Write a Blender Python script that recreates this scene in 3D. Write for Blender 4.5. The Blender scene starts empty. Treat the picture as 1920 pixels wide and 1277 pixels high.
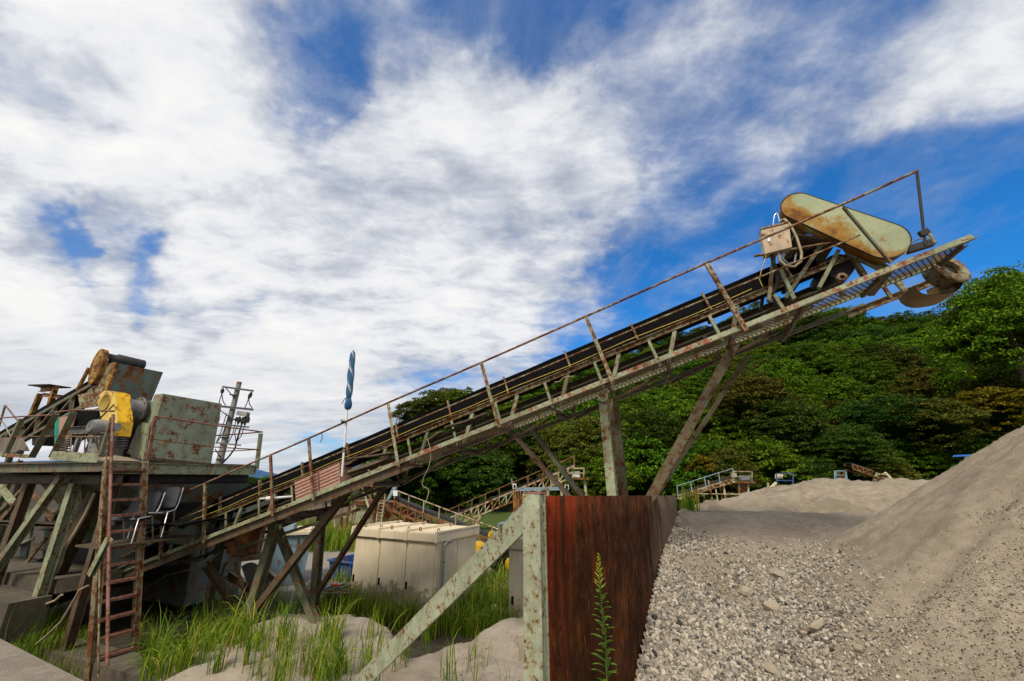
import bpy, math, random
import numpy as np
from math import radians as R, sin, cos, pi, sqrt, atan2, exp
from mathutils import Vector as V, Matrix, noise as MN
random.seed(11)
rng = np.random.default_rng(5)
scene = bpy.context.scene
col = scene.collection

# ------------------------------------------------------------------ camera
FPX, TH, CZ = 770.0, R(18.5), 3.0          # focal length in photo pixels, pitch, eye height
CT, ST = cos(TH), sin(TH)
cam_d = bpy.data.cameras.new('camera')
cam = bpy.data.objects.new('camera', cam_d)
col.objects.link(cam)
cam_d.sensor_width = 36.0
cam_d.lens = 36.0 * FPX / 1920.0
cam_d.clip_start, cam_d.clip_end = 0.05, 9000
cam.location = (0, 0, CZ)
cam.rotation_euler = (R(90) + TH, 0, 0)
scene.camera = cam

def ray(px, py):
    u = -(py - 638.5) / FPX
    return V(((px - 960) / FPX, CT - u * ST, ST + u * CT))
def atF(px, py, F):                        # point seen at a photo pixel, at a surveyed depth
    return ray(px, py) * F + V((0, 0, CZ))
def atY(px, py, Y):
    r = ray(px, py); return r * (Y / r.y) + V((0, 0, CZ))
def atZ(px, py, Z):
    r = ray(px, py); return r * ((Z - CZ) / r.z) + V((0, 0, CZ))
def onpl(px, py, p0, nrm):
    r = ray(px, py); c = V((0, 0, CZ))
    return c + r * ((p0 - c).dot(nrm) / r.dot(nrm))

# main conveyor frame: D up along the belt, W horizontal across, N square to the belt
D = V((0.8871, -0.3529, 0.2976)).normalized()
W = V((-D.y, D.x, 0)).normalized()
N = D.cross(W); N = N if N.z > 0 else -N
O0 = V((1.4271, 5.7958, 4.3983))
def L(s, w, h): return O0 + D * s + W * w + N * h
def Lp(px, py, w): return onpl(px, py, L(0, w, 0), W)
def inv(p):
    q = p - O0; return q.dot(D), q.dot(W), q.dot(N)
# plant frame: ES along the conveyor (horizontal), W across
ES = V((W.y, -W.x, 0))
PO = V((-7.18, 7.59, 0))
def Q(a, b, z): return PO + ES * a + W * b + V((0, 0, z))
def Qa(px, py, a): return onpl(px, py, Q(a, 0, 0), ES)
def Qb(px, py, b): return onpl(px, py, Q(0, b, 0), W)

# ------------------------------------------------------------------ mesh builder
class MB:
    def __init__(s): s.v, s.f, s.sm, s.mi = [], [], [], []
    def add(s, vs, fs, smooth=False, mi=0):
        b = len(s.v); s.v.extend([V(p) for p in vs])
        for f in fs:
            s.f.append([i + b for i in f]); s.sm.append(smooth); s.mi.append(mi)
        return s
    def hexa(s, p):                        # 8 corners: bottom 4 ccw, top 4 ccw
        return s.add(p, [(3, 2, 1, 0), (4, 5, 6, 7), (0, 1, 5, 4), (1, 2, 6, 5), (2, 3, 7, 6), (3, 0, 4, 7)])
    def box(s, c, x, y, z):                # centre and three half axes
        c, x, y, z = V(c), V(x), V(y), V(z)
        return s.hexa([c - x - y - z, c + x - y - z, c + x + y - z, c - x + y - z,
                       c - x - y + z, c + x - y + z, c + x + y + z, c - x + y + z])
    def prism(s, poly, ext, smooth=False):  # planar polygon (3-D points) extruded
        n = len(poly); ext = V(ext); a = [V(p) for p in poly]; b = [p + ext for p in a]
        nn = V((0, 0, 0))
        for i in range(n): nn += a[i].cross(a[(i + 1) % n])
        if nn.dot(ext) > 0: a.reverse(); b.reverse()
        s.add(a + b, [list(range(n)), list(range(2 * n - 1, n - 1, -1))])
        base = len(s.v) - 2 * n
        for i in range(n):
            j = (i + 1) % n
            s.f.append([base + i, base + n + i, base + n + j, base + j]); s.sm.append(smooth); s.mi.append(0)
        return s
    def beam(s, p, q, prof, w=.06, h=None, t=.008, up=(0, 0, 1), flip=False):
        p, q = V(p), V(q); h = h or w
        ax = (q - p).normalized(); u = V(up)
        if abs(ax.dot(u.normalized())) > .97: u = W
        sx = ax.cross(u).normalized(); sy = sx.cross(ax)
        if flip: sx = -sx
        a, b = w / 2, h / 2
        if prof == 'B': pl = [(-a, -b), (a, -b), (a, b), (-a, b)]
        elif prof == 'L': pl = [(-a, -b), (a, -b), (a, -b + t), (-a + t, -b + t), (-a + t, b), (-a, b)]
        elif prof == 'C': pl = [(-a, -b), (a, -b), (a, -b + t), (-a + t, -b + t), (-a + t, b - t), (a, b - t), (a, b), (-a, b)]
        elif prof == 'H': pl = [(-a, -b), (a, -b), (a, -b + t), (t / 2, -b + t), (t / 2, b - t), (a, b - t), (a, b), (-a, b), (-a, b - t), (-t / 2, b - t), (-t / 2, -b + t), (-a, -b + t)]
        return s.prism([p + sx * x + sy * y for x, y in pl], q - p)
    def tube(s, pts, r, n=8, cap=True):
        pts = [V(p) for p in pts]; rs = r if isinstance(r, (list, tuple)) else [r] * len(pts)
        rings = []; prev = None
        for i, p in enumerate(pts):
            a = pts[max(i - 1, 0)]; b = pts[min(i + 1, len(pts) - 1)]
            t = (b - a).normalized()
            if prev is None:
                k = V((0, 0, 1)) if abs(t.z) < .9 else V((1, 0, 0))
                x = t.cross(k).normalized()
            else:
                x = (prev - t * prev.dot(t)).normalized()
            y = t.cross(x); prev = x
            rings.append([p + (x * cos(2 * pi * k / n) + y * sin(2 * pi * k / n)) * rs[i] for k in range(n)])
        vs = [p for g in rings for p in g]; fs = []
        for i in range(len(pts) - 1):
            for k in range(n):
                j = (k + 1) % n
                fs.append((i * n + k, i * n + j, (i + 1) * n + j, (i + 1) * n + k))
        s.add(vs, fs, True)
        if cap:
            s.add(rings[0], [list(range(n - 1, -1, -1))]); s.add(rings[-1], [list(range(n))])
        return s
    def lathe(s, c, axis, prof, n=24, up=(0, 0, 1), smooth=True, ang=2 * pi, a0=0):
        c, ax = V(c), V(axis).normalized(); u = V(up)
        if abs(ax.dot(u.normalized())) > .95: u = V((1, 0, 0))
        x = ax.cross(u).normalized(); y = ax.cross(x)
        full = ang > 6.28; m = n if full else n + 1
        vs = [c + ax * d + (x * cos(a0 + ang * k / n) + y * sin(a0 + ang * k / n)) * r for d, r in prof for k in range(m)]
        fs = []
        for i in range(len(prof) - 1):
            for k in range(n):
                j = (k + 1) % m
                fs.append((i * m + k, (i + 1) * m + k, (i + 1) * m + j, i * m + j))
        return s.add(vs, fs, smooth)
    def sheet(s, rows, thick=0, smooth=False):
        m = len(rows[0]); vs = [V(p) for r_ in rows for p in r_]
        fs = [(i * m + k, i * m + k + 1, (i + 1) * m + k + 1, (i + 1) * m + k) for i in range(len(rows) - 1) for k in range(m - 1)]
        return s.add(vs, fs, smooth)

MATS = {}
rootloc = {}
def link(name, mb, mats, parent=None, loc=None):
    if not isinstance(mats, (list, tuple)): mats = [mats]
    me = bpy.data.meshes.new(name)
    if parent is not None: loc = rootloc[parent.name]
    elif loc is None:
        xs = [p.x for p in mb.v]; ys = [p.y for p in mb.v]; zs = [p.z for p in mb.v]
        loc = V(((min(xs) + max(xs)) / 2, (min(ys) + max(ys)) / 2, min(zs)))
    loc = V(loc)
    me.from_pydata([tuple(p - loc) for p in mb.v], [], mb.f)
    me.polygons.foreach_set('use_smooth', mb.sm); me.polygons.foreach_set('material_index', mb.mi)
    for m in mats: me.materials.append(MATS[m])
    me.update()
    o = bpy.data.objects.new(name, me); col.objects.link(o)
    if parent is not None: o.parent = parent
    else: o.location = loc
    rootloc[o.name] = loc
    return o
def tag(o, label=None, cat=None, group=None, kind=None):
    if label: o['label'] = label
    if cat: o['category'] = cat
    if group: o['group'] = group
    if kind: o['kind'] = kind
    return o
def thing(name, label, cat, loc, group=None):
    o = bpy.data.objects.new(name, None); col.objects.link(o)
    o.location = loc; o.empty_display_size = .2; rootloc[o.name] = V(loc)
    return tag(o, label, cat, group)
def bar(name, parent, mat, p, q, prof='L', w=.06, h=None, t=.008, up=(0, 0, 1), flip=False):
    return link(name, MB().beam(p, q, prof, w, h, t, up, flip), mat, parent)
def pipe(name, parent, mat, pts, r, n=8):
    return link(name, MB().tube(pts, r, n), mat, parent)

# ------------------------------------------------------------------ materials
def newmat(name):
    m = bpy.data.materials.new(name); m.use_nodes = True
    nt = m.node_tree; nt.nodes.clear()
    out = nt.nodes.new('ShaderNodeOutputMaterial'); b = nt.nodes.new('ShaderNodeBsdfPrincipled')
    nt.links.new(b.outputs[0], out.inputs[0]); MATS[name] = m
    return nt, b
def nd(nt, t, **k):
    n = nt.nodes.new(t)
    for a, v in k.items():
        if a in n.inputs: n.inputs[a].default_value = v
        else: setattr(n, a, v)
    return n
def lk(nt, a, b): nt.links.new(a, b)
def noise_n(nt, scale, detail=5, rough=.6, vec=None, stretch=None):
    tc = nd(nt, 'ShaderNodeTexCoord'); src = tc.outputs['Object']
    if stretch:
        mp = nd(nt, 'ShaderNodeMapping'); mp.inputs['Scale'].default_value = stretch
        lk(nt, src, mp.inputs[0]); src = mp.outputs[0]
    n = nd(nt, 'ShaderNodeTexNoise'); n.inputs['Scale'].default_value = scale
    n.inputs['Detail'].default_value = detail; n.inputs['Roughness'].default_value = rough
    lk(nt, src, n.inputs['Vector'])
    return n.outputs[0]
def ramp(nt, fac, stops):
    r = nd(nt, 'ShaderNodeValToRGB'); e = r.color_ramp.elements
    while len(e) < len(stops): e.new(.5)
    for i, (p, c) in enumerate(stops):
        e[i].position = p; e[i].color = (*c, 1) if len(c) == 3 else c
    lk(nt, fac, r.inputs[0]); return r.outputs[0]
def g(v): return (v, v, v)
def mix(nt, fac, a, b, mode='MIX'):
    m = nd(nt, 'ShaderNodeMix', data_type='RGBA', blend_type=mode)
    if isinstance(fac, float): m.inputs[0].default_value = fac
    else: lk(nt, fac, m.inputs[0])
    for i, x in ((6, a), (7, b)):
        if isinstance(x, tuple): m.inputs[i].default_value = (*x, 1)
        else: lk(nt, x, m.inputs[i])
    return m.outputs[2]
def bump(nt, b, h, strength=.4, dist=.01):
    n = nd(nt, 'ShaderNodeBump'); n.inputs['Strength'].default_value = strength
    n.inputs['Distance'].default_value = dist
    lk(nt, h, n.inputs['Height']); lk(nt, n.outputs[0], b.inputs['Normal'])

def paint(name, base, rust=.35, red=.15, dirt=.4, scale=5., rough=.55, rustc=(.14, .05, .012), dirtc=(.07, .05, .03), redc=(.22, .03, .015)):
    """weathered paint: colour drift, rust blooms, red primer showing, dust that runs down"""
    nt, b = newmat(name)
    n1 = noise_n(nt, scale * .5, 4, .6)
    dark = tuple(c * .62 for c in base); lite = tuple(min(1, c * 1.22) for c in base)
    c = ramp(nt, n1, [(.3, dark), (.5, base), (.72, lite)])
    st = noise_n(nt, scale * 1.6, 5, .65, stretch=(1, 1, .16))
    c = mix(nt, ramp(nt, st, [(.46, g(0)), (.72, g(dirt))]), c, dirtc)
    n3 = noise_n(nt, scale * 2.6, 8, .72)
    if red > 0:
        n2 = noise_n(nt, scale * 1.15, 8, .7)
        k = .66 - .2 * red
        c = mix(nt, ramp(nt, n2, [(k, g(0)), (k + .03, g(.9))]), c, redc)
    k = .71 - .3 * rust
    rc = ramp(nt, n1, [(.35, tuple(x * .45 for x in rustc)), (.6, rustc), (.75, tuple(min(1, x * 1.9) for x in rustc))])
    n4 = noise_n(nt, scale * .9, 3, .5)
    add = nd(nt, 'ShaderNodeMath', operation='MULTIPLY_ADD'); lk(nt, n4, add.inputs[0]); add.inputs[1].default_value = .35
    lk(nt, n3, add.inputs[2])
    c = mix(nt, ramp(nt, add.outputs[0], [(k + .05, g(0)), (k + .15, g(.6))]), c, tuple(x * 1.5 for x in rustc))
    rf = ramp(nt, add.outputs[0], [(k + .12, g(0)), (k + .20, g(1))])
    c = mix(nt, rf, c, rc)
    lk(nt, c, b.inputs['Base Color'])
    rr = ramp(nt, rf, [(0, g(rough)), (1, g(.9))]); lk(nt, rr, b.inputs['Roughness'])
    b.inputs['Specular IOR Level'].default_value = .3
    bump(nt, b, n3, .3, .004)
    return b
def plain(name, base, rough=.6, scale=8., var=.35, metal=0., bumpy=.15, spec=.35, stretch=None):
    nt, b = newmat(name)
    n1 = noise_n(nt, scale, 6, .65, stretch=stretch)
    c = ramp(nt, n1, [(.3, tuple(x * (1 - var) for x in base)), (.7, tuple(min(1, x * (1 + var)) for x in base))])
    lk(nt, c, b.inputs['Base Color']); b.inputs['Roughness'].default_value = rough
    b.inputs['Metallic'].default_value = metal; b.inputs['Specular IOR Level'].default_value = spec
    bump(nt, b, n1, bumpy, .01)
    return b

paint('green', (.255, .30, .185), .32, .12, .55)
paint('green_dark', (.115, .145, .095), .38, .1, .6, dirtc=(.07, .055, .035))  # shade below the platform is partly put into this darker green
paint('green_rusty', (.26, .29, .17), .60, .3, .6)
paint('green_red', (.29, .33, .215), .34, .55, .5, redc=(.26, .045, .03))
paint('guard_green', (.37, .41, .22), .50, .0, .35, scale=2.4, rustc=(.25, .12, .012), dirtc=(.26, .17, .04))
paint('post_green', (.30, .34, .235), .29, .0, .45, scale=11., rustc=(.13, .05, .012), dirtc=(.2, .17, .06))
paint('hood_green', (.265, .315, .215), .26, .42, .45, scale=2.6, redc=(.24, .045, .03))
paint('hopper_green', (.095, .14, .12), .36, .0, .75, scale=2.2, dirtc=(.07, .05, .03))
paint('brown_steel', (.095, .074, .046), .40, .03, .6, dirtc=(.12, .095, .06), rustc=(.09, .04, .016))
paint('rake_leg', (.10, .10, .062), .5, .02, .5, dirtc=(.12, .09, .05), rustc=(.10, .05, .02))
paint('spout_green', (.22, .25, .17), .55, 0, .6, rustc=(.14, .06, .02))
paint('rail_rust', (.20, .21, .13), .62, .55, .3, scale=4., rustc=(.16, .05, .018))
paint('rail_red', (.24, .11, .08), .5, .2, .5, rustc=(.14, .055, .03), dirtc=(.25, .2, .14))
paint('stile', (.23, .21, .13), .55, .35, .5, dirtc=(.12, .09, .05))
paint('yellow', (.72, .42, .012), .2, 0, .25, scale=3., rough=.35, dirtc=(.10, .06, .02))
paint('yellow_lit', (.66, .47, .1), .2, 0, .25, scale=3., rough=.4, dirtc=(.25, .17, .06))  # paler copy of yellow: light on the guard's face put into the colour
paint('ochre', (.42, .26, .03), .62, 0, .6, scale=3., dirtc=(.16, .12, .06))
paint('blue', (.012, .09, .30), .26, 0, .3, scale=3., rough=.4)
paint('pale_blue', (.22, .34, .40), .25, 0, .5, scale=2.)
paint('background_green', (.30, .36, .22), .45, .2, .5, scale=1.2)
paint('background_cream', (.42, .40, .26), .5, .1, .5, scale=1.2)
paint('background_rust', (.22, .12, .06), .6, .3, .6, scale=1.2)
paint('beige_box', (.46, .37, .25), .2, 0, .3, scale=4.)
plain('rust_red_inside', (.16, .03, .012), .8, 3.)
def cab(name, base):
    nt, b = newmat(name); tc = nd(nt, 'ShaderNodeTexCoord'); sx = nd(nt, 'ShaderNodeSeparateXYZ'); lk(nt, tc.outputs['Object'], sx.inputs[0])
    n1 = noise_n(nt, 1.4, 5, .6); n2 = noise_n(nt, 7., 7, .72, stretch=(1, 1, .12)); n3 = noise_n(nt, 5., 7, .7)
    c = ramp(nt, n1, [(.3, tuple(x * .86 for x in base)), (.7, tuple(x * 1.1 for x in base))])
    c = mix(nt, ramp(nt, n2, [(.52, g(0)), (.75, g(.45))]), c, (.17, .13, .08))
    ad = nd(nt, 'ShaderNodeMath', operation='MULTIPLY_ADD'); lk(nt, n3, ad.inputs[0]); ad.inputs[1].default_value = -1.1; lk(nt, sx.outputs[2], ad.inputs[2])
    c = mix(nt, ramp(nt, ad.outputs[0], [(-.2, g(.7)), (.10, g(0))]), c, (.20, .16, .105))
    lk(nt, c, b.inputs['Base Color']); b.inputs['Roughness'].default_value = .5; b.inputs['Specular IOR Level'].default_value = .3
cab('cabinet_beige', (.74, .64, .46)); cab('cabinet_dim', (.34, .31, .235))
plain('roof_cream', (.62, .53, .36), .85, 40., .5, bumpy=.35)
plain('black_rubber', (.005, .005, .0055), .85, 14., .5, spec=.08)
plain('belt_return', (.045, .038, .018), .85, 3., .4)
plain('grey_plastic', (.16, .17, .165), .5, 5., .25)
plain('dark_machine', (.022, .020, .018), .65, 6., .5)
plain('drum_grey', (.10, .095, .09), .6, 4., .45)
plain('motor_grey', (.26, .26, .24), .55, 6., .3)
plain('galvanised', (.24, .255, .265), .45, 12., .2, metal=.3)
plain('chrome', (.6, .6, .6), .3, 12., .15, metal=.8)
plain('white_pvc', (.72, .72, .68), .45, 6., .12)
plain('black_vinyl', (.03, .03, .032), .4, 9., .4, spec=.5)
plain('yellow_rope', (.45, .33, .05), .8, 20., .3)
plain('hemp_rope', (.27, .23, .14), .9, 20., .3)
plain('hose_tan', (.32, .26, .17), .7, 8., .25)
plain('weathered_wood', (.13, .10, .07), .9, 6., .5, stretch=(1, 6, 6), bumpy=.4)
plain('concrete_pole', (.23, .215, .19), .9, 6., .2)
plain('crate_pink', (.40, .23, .17), .75, 30., .35)
plain('crate_bar', (.17, .07, .045), .7, 12., .3)
plain('mesh_gold', (.30, .20, .035), .6, 60., .35)
plain('tan_lining', (.20, .135, .065), .7, 4., .35)
plain('stem_green', (.10, .16, .03), .7, 20., .2)
plain('white_sign', (.75, .75, .75), .5, 4., .06)
plain('sign_ink', (.015, .015, .03), .6, 4., .1)
plain('orange_plastic', (.6, .09, .02), .5, 4., .1)
plain('tarp_blue', (.02, .12, .42), .5, 6., .3)
plain('pole_green', (.03, .30, .2), .6, 5., .2)
plain('bark', (.08, .06, .045), .95, 5., .4, stretch=(1, 1, .2), bumpy=.5)
plain('fence_wood', (.16, .13, .10), .9, 2.5, .4, stretch=(3, 3, .2))
plain('dust_heap', (.26, .21, .145), .95, 14., .3, bumpy=.6)
# ------------------------------------------------------------------ special materials
def m_plate():
    nt, b = newmat('plate_rust')
    n0 = noise_n(nt, 1.7, 7, .66); n1 = noise_n(nt, 9., 8, .74); fl = noise_n(nt, 34., 5, .7, stretch=(1, 1, .13)); n3 = noise_n(nt, 60., 3, .6)
    st = noise_n(nt, 5.5, 4, .6, stretch=(1, 1, .05)); dr = noise_n(nt, 15., 4, .6, stretch=(1, 1, .035))
    c = ramp(nt, n1, [(.28, (.018, .006, .0025)), (.46, (.05, .016, .005)), (.60, (.095, .031, .008)), (.76, (.15, .057, .016))])
    c = mix(nt, ramp(nt, n0, [(.40, g(.75)), (.58, g(0))]), c, (.022, .0085, .004))
    c = mix(nt, ramp(nt, dr, [(.54, g(0)), (.70, g(.34))]), c, (.016, .007, .004))
    at = nd(nt, 'ShaderNodeAttribute', attribute_name='run')
    rd = nd(nt, 'ShaderNodeMath', operation='MULTIPLY_ADD'); lk(nt, st, rd.inputs[0]); rd.inputs[1].default_value = .62; lk(nt, at.outputs['Fac'], rd.inputs[2])
    rd2 = nd(nt, 'ShaderNodeMath', operation='MULTIPLY_ADD'); lk(nt, n1, rd2.inputs[0]); rd2.inputs[1].default_value = .10; lk(nt, rd.outputs[0], rd2.inputs[2])
    c = mix(nt, ramp(nt, rd2.outputs[0], [(.36, g(.92)), (.43, g(0))]), c, ramp(nt, n1, [(.3, (.10, .013, .005)), (.7, (.25, .036, .010))]))
    c = mix(nt, ramp(nt, n0, [(.58, g(0)), (.66, g(.45))]), c, (.19, .05, .012))
    # flaking: short pale vertical flecks, thicker towards the heap
    k = nd(nt, 'ShaderNodeMath', operation='MULTIPLY_ADD'); lk(nt, at.outputs['Fac'], k.inputs[0]); k.inputs[1].default_value = .10; lk(nt, fl, k.inputs[2])
    k2 = nd(nt, 'ShaderNodeMath', operation='MULTIPLY_ADD'); lk(nt, n0, k2.inputs[0]); k2.inputs[1].default_value = .22; lk(nt, k.outputs[0], k2.inputs[2])
    c = mix(nt, ramp(nt, k2.outputs[0], [(.72, g(0)), (.80, g(.7))]), c, (.20, .115, .06))
    k3 = nd(nt, 'ShaderNodeMath', operation='MULTIPLY_ADD'); lk(nt, st, k3.inputs[0]); k3.inputs[1].default_value = .5; lk(nt, at.outputs['Fac'], k3.inputs[2])
    c = mix(nt, ramp(nt, k3.outputs[0], [(.84, g(0)), (1.12, g(.7))]), c, (.21, .16, .11))
    lk(nt, c, b.inputs['Base Color']); b.inputs['Roughness'].default_value = .9; b.inputs['Specular IOR Level'].default_value = .08
    ad = nd(nt, 'ShaderNodeMath', operation='ADD'); lk(nt, n1, ad.inputs[0]); lk(nt, n3, ad.inputs[1]); bump(nt, b, ad.outputs[0], .6, .006)
m_plate()
def m_ground(name, tones, speck, fine=160., dark=(.05, .05, .05)):
    nt, b = newmat(name)
    n1 = noise_n(nt, .9, 6, .62); n2 = noise_n(nt, fine, 3, .7); n3 = noise_n(nt, 9., 7, .7)
    c = ramp(nt, n1, [(.32, tones[0]), (.5, tones[1]), (.7, tones[2])])
    c = mix(nt, ramp(nt, n3, [(.35, g(.55)), (.65, g(0))]), c, tuple(x * .62 for x in tones[0]))
    c = mix(nt, ramp(nt, n2, [(.60, g(0)), (.66, g(speck))]), c, dark)
    c = mix(nt, ramp(nt, n2, [(.3, g(speck)), (.38, g(0))]), c, tuple(min(1, x * 1.5) for x in tones[2]))
    lk(nt, c, b.inputs['Base Color']); b.inputs['Roughness'].default_value = .95
    b.inputs['Specular IOR Level'].default_value = .1
    ad = nd(nt, 'ShaderNodeMath', operation='ADD'); lk(nt, n2, ad.inputs[0]); lk(nt, n3, ad.inputs[1])
    bump(nt, b, ad.outputs[0], .7, .018)
m_ground('heap', [(.235, .193, .138), (.315, .265, .195), (.365, .31, .235)], .55, 75.)
m_ground('concrete_shaded', [(.09, .08, .06), (.14, .12, .09), (.18, .155, .12)], .5, 60.)  # darker copy of concrete: shadow on the footings put into the colour
m_ground('concrete', [(.20, .17, .13), (.27, .235, .185), (.33, .29, .235)], .5, 60.)
def m_yard():
    nt, b = newmat('yard')
    n1 = noise_n(nt, .7, 6, .62); n2 = noise_n(nt, 110., 3, .7); n3 = noise_n(nt, 7., 7, .7)
    sand = ramp(nt, n1, [(.32, (.27, .23, .175)), (.5, (.36, .31, .245)), (.7, (.42, .37, .30))])
    sand = mix(nt, ramp(nt, n3, [(.35, g(.45)), (.65, g(0))]), sand, (.19, .16, .115))
    sand = mix(nt, ramp(nt, n2, [(.60, g(0)), (.67, g(.5))]), sand, (.10, .09, .075))
    dirt = ramp(nt, n3, [(.3, (.025, .023, .017)), (.7, (.085, .07, .05))])
    far = ramp(nt, n3, [(.3, (.20, .18, .155)), (.7, (.28, .255, .22))])
    turf = ramp(nt, n3, [(.3, (.03, .05, .012)), (.7, (.09, .13, .03))])
    sep = nd(nt, 'ShaderNodeAttribute', attribute_name='cover')
    sx = nd(nt, 'ShaderNodeSeparateColor'); lk(nt, sep.outputs['Color'], sx.inputs[0])
    c = mix(nt, sx.outputs[0], dirt, sand); c = mix(nt, sx.outputs[1], c, far); c = mix(nt, sx.outputs[2], c, turf)
    lk(nt, c, b.inputs['Base Color']); b.inputs['Roughness'].default_value = .95
    b.inputs['Specular IOR Level'].default_value = .1
    bump(nt, b, n2, .6, .015)
m_yard()
def m_island(name, stops, rough=.8, obj=0., trans=0., spec=.2):
    nt, b = newmat(name)
    ge = nd(nt, 'ShaderNodeNewGeometry'); f = ge.outputs['Random Per Island']
    c = ramp(nt, f, stops)
    if obj:
        oi = nd(nt, 'ShaderNodeObjectInfo')
        hs = nd(nt, 'ShaderNodeHueSaturation')
        r1 = nd(nt, 'ShaderNodeMapRange'); lk(nt, oi.outputs['Random'], r1.inputs[0]); r1.inputs[3].default_value = .5 - .03 * obj; r1.inputs[4].default_value = .5 + .015 * obj
        m2 = nd(nt, 'ShaderNodeMath', operation='MULTIPLY'); lk(nt, oi.outputs['Random'], m2.inputs[0]); m2.inputs[1].default_value = 7.31
        fr = nd(nt, 'ShaderNodeMath', operation='FRACT'); lk(nt, m2.outputs[0], fr.inputs[0])
        r2 = nd(nt, 'ShaderNodeMapRange'); lk(nt, fr.outputs[0], r2.inputs[0]); r2.inputs[3].default_value = .62; r2.inputs[4].default_value = 1.35
        lk(nt, r1.outputs[0], hs.inputs['Hue']); lk(nt, r2.outputs[0], hs.inputs['Value']); lk(nt, c, hs.inputs['Color']); c = hs.outputs[0]
    lk(nt, c, b.inputs['Base Color']); b.inputs['Roughness'].default_value = rough
    b.inputs['Specular IOR Level'].default_value = spec
    if trans:
        t = nd(nt, 'ShaderNodeBsdfTranslucent'); lk(nt, c, t.inputs[0])
        ms = nd(nt, 'ShaderNodeMixShader'); ms.inputs[0].default_value = trans
        lk(nt, b.outputs[0], ms.inputs[1]); lk(nt, t.outputs[0], ms.inputs[2])
        out = [n for n in nt.nodes if n.type == 'OUTPUT_MATERIAL'][0]; lk(nt, ms.outputs[0], out.inputs[0])
m_island('stones', [(0, (.05, .05, .05)), (.10, (.13, .125, .115)), (.3, (.25, .225, .18)), (.65, (.36, .32, .255)), (1, (.50, .455, .375))], .92, spec=.1)
m_island('chips', [(0, (.035, .034, .032)), (.2, (.085, .08, .07)), (.38, (.21, .18, .14)), (.8, (.34, .29, .22)), (1, (.48, .43, .34))], .92, spec=.1)
m_island('rock', [(0, (.26, .22, .165)), (1, (.32, .27, .205))], .95)
m_island('leaf_green', [(0, (.016, .048, .002)), (.5, (.048, .118, .005)), (1, (.135, .215, .010))], .7, 1., .3, .08)
m_island('leaf_dark', [(0, (.010, .030, .003)), (.5, (.028, .065, .007)), (1, (.07, .12, .012))], .7, 1., .25, .08)
m_island('leaf_olive', [(0, (.028, .045, .006)), (.5, (.065, .085, .012)), (1, (.14, .145, .014))], .7, 1., .3, .08)
m_island('leaf_brown', [(0, (.022, .028, .004)), (.5, (.062, .065, .009)), (1, (.14, .125, .014))], .7, 1., .3, .08)
m_island('leaf_gold', [(0, (.06, .05, .004)), (.5, (.15, .11, .008)), (1, (.27, .20, .012))], .7, 1., .3, .08)
m_island('grass', [(0, (.055, .11, .006)), (.4, (.13, .24, .012)), (.75, (.25, .34, .022)), (.92, (.38, .38, .05)), (1, (.42, .30, .09))], .55, 0, .4)
m_island('weed_leaf', [(0, (.08, .18, .015)), (1, (.19, .31, .04))], .5, 0, .3)
m_island('weed_flower', [(0, (.26, .34, .02)), (1, (.44, .48, .05))], .6, 0, .3)
plain('forest_floor', (.012, .018, .006), .95, .5, .5)
plain('far_hill', (.055, .115, .21), 1., .004, .25, bumpy=0, spec=0)  # distance haze put into the mountain's base colour as blue
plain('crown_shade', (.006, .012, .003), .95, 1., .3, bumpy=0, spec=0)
def m_umbrella():
    nt, b = newmat('umbrella_cloth')
    at = nd(nt, 'ShaderNodeAttribute', attribute_name='stripe')
    n1 = noise_n(nt, 30., 4, .6)
    c = ramp(nt, at.outputs['Fac'], [(.0, (.008, .08, .20)), (.52, (.015, .13, .26)), (.66, (.01, .09, .2)), (.68, (.55, .6, .62)), (.84, (.5, .56, .6)), (.86, (.02, .07, .16))])
    c = mix(nt, ramp(nt, n1, [(.4, g(.35)), (.6, g(0))]), c, (.01, .03, .06))
    lk(nt, c, b.inputs['Base Color']); b.inputs['Roughness'].default_value = .75
m_umbrella()

# ------------------------------------------------------------------ sky and sun
SUN_AZ, SUN_EL = R(-158), R(52)             # azimuth from +Y towards +X
sdir = V((sin(SUN_AZ) * cos(SUN_EL), cos(SUN_AZ) * cos(SUN_EL), sin(SUN_EL)))
sd = bpy.data.lights.new('sun', 'SUN'); sd.energy = 3.5; sd.angle = R(16); sd.color = (1, .89, .75)
so = bpy.data.objects.new('sun', sd); col.objects.link(so); so.location = sdir * 60
so.rotation_euler = (-sdir).to_track_quat('-Z', 'Y').to_euler()
world = bpy.data.worlds.new('World'); scene.world = world; world.use_nodes = True
nt = world.node_tree; nt.nodes.clear()
wout = nt.nodes.new('ShaderNodeOutputWorld'); bg = nt.nodes.new('ShaderNodeBackground'); lk(nt, bg.outputs[0], wout.inputs[0])
sky = nd(nt, 'ShaderNodeTexSky', sky_type='NISHITA'); sky.sun_disc = False
sky.sun_elevation = SUN_EL; sky.sun_rotation = SUN_AZ % (2 * pi); sky.air_density = 1.0; sky.dust_density = .3; sky.ozone_density = 3.
tc = nd(nt, 'ShaderNodeTexCoord'); dirv = tc.outputs['Generated']
def vm(op, a, b=None):
    n = nd(nt, 'ShaderNodeVectorMath', operation=op)
    for i, x in enumerate((a, b)):
        if x is None: continue
        if isinstance(x, (tuple, V)): n.inputs[i].default_value = tuple(x)
        else: lk(nt, x, n.inputs[i])
    return n.outputs['Value'] if op in ('DOT_PRODUCT', 'LENGTH') else n.outputs[0]
def mt(op, a, b=None, c=None, clamp=False):
    n = nd(nt, 'ShaderNodeMath', operation=op); n.use_clamp = clamp
    for i, x in enumerate((a, b, c)):
        if x is None: continue
        if isinstance(x, (int, float)): n.inputs[i].default_value = x
        else: lk(nt, x, n.inputs[i])
    return n.outputs[0]
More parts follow.
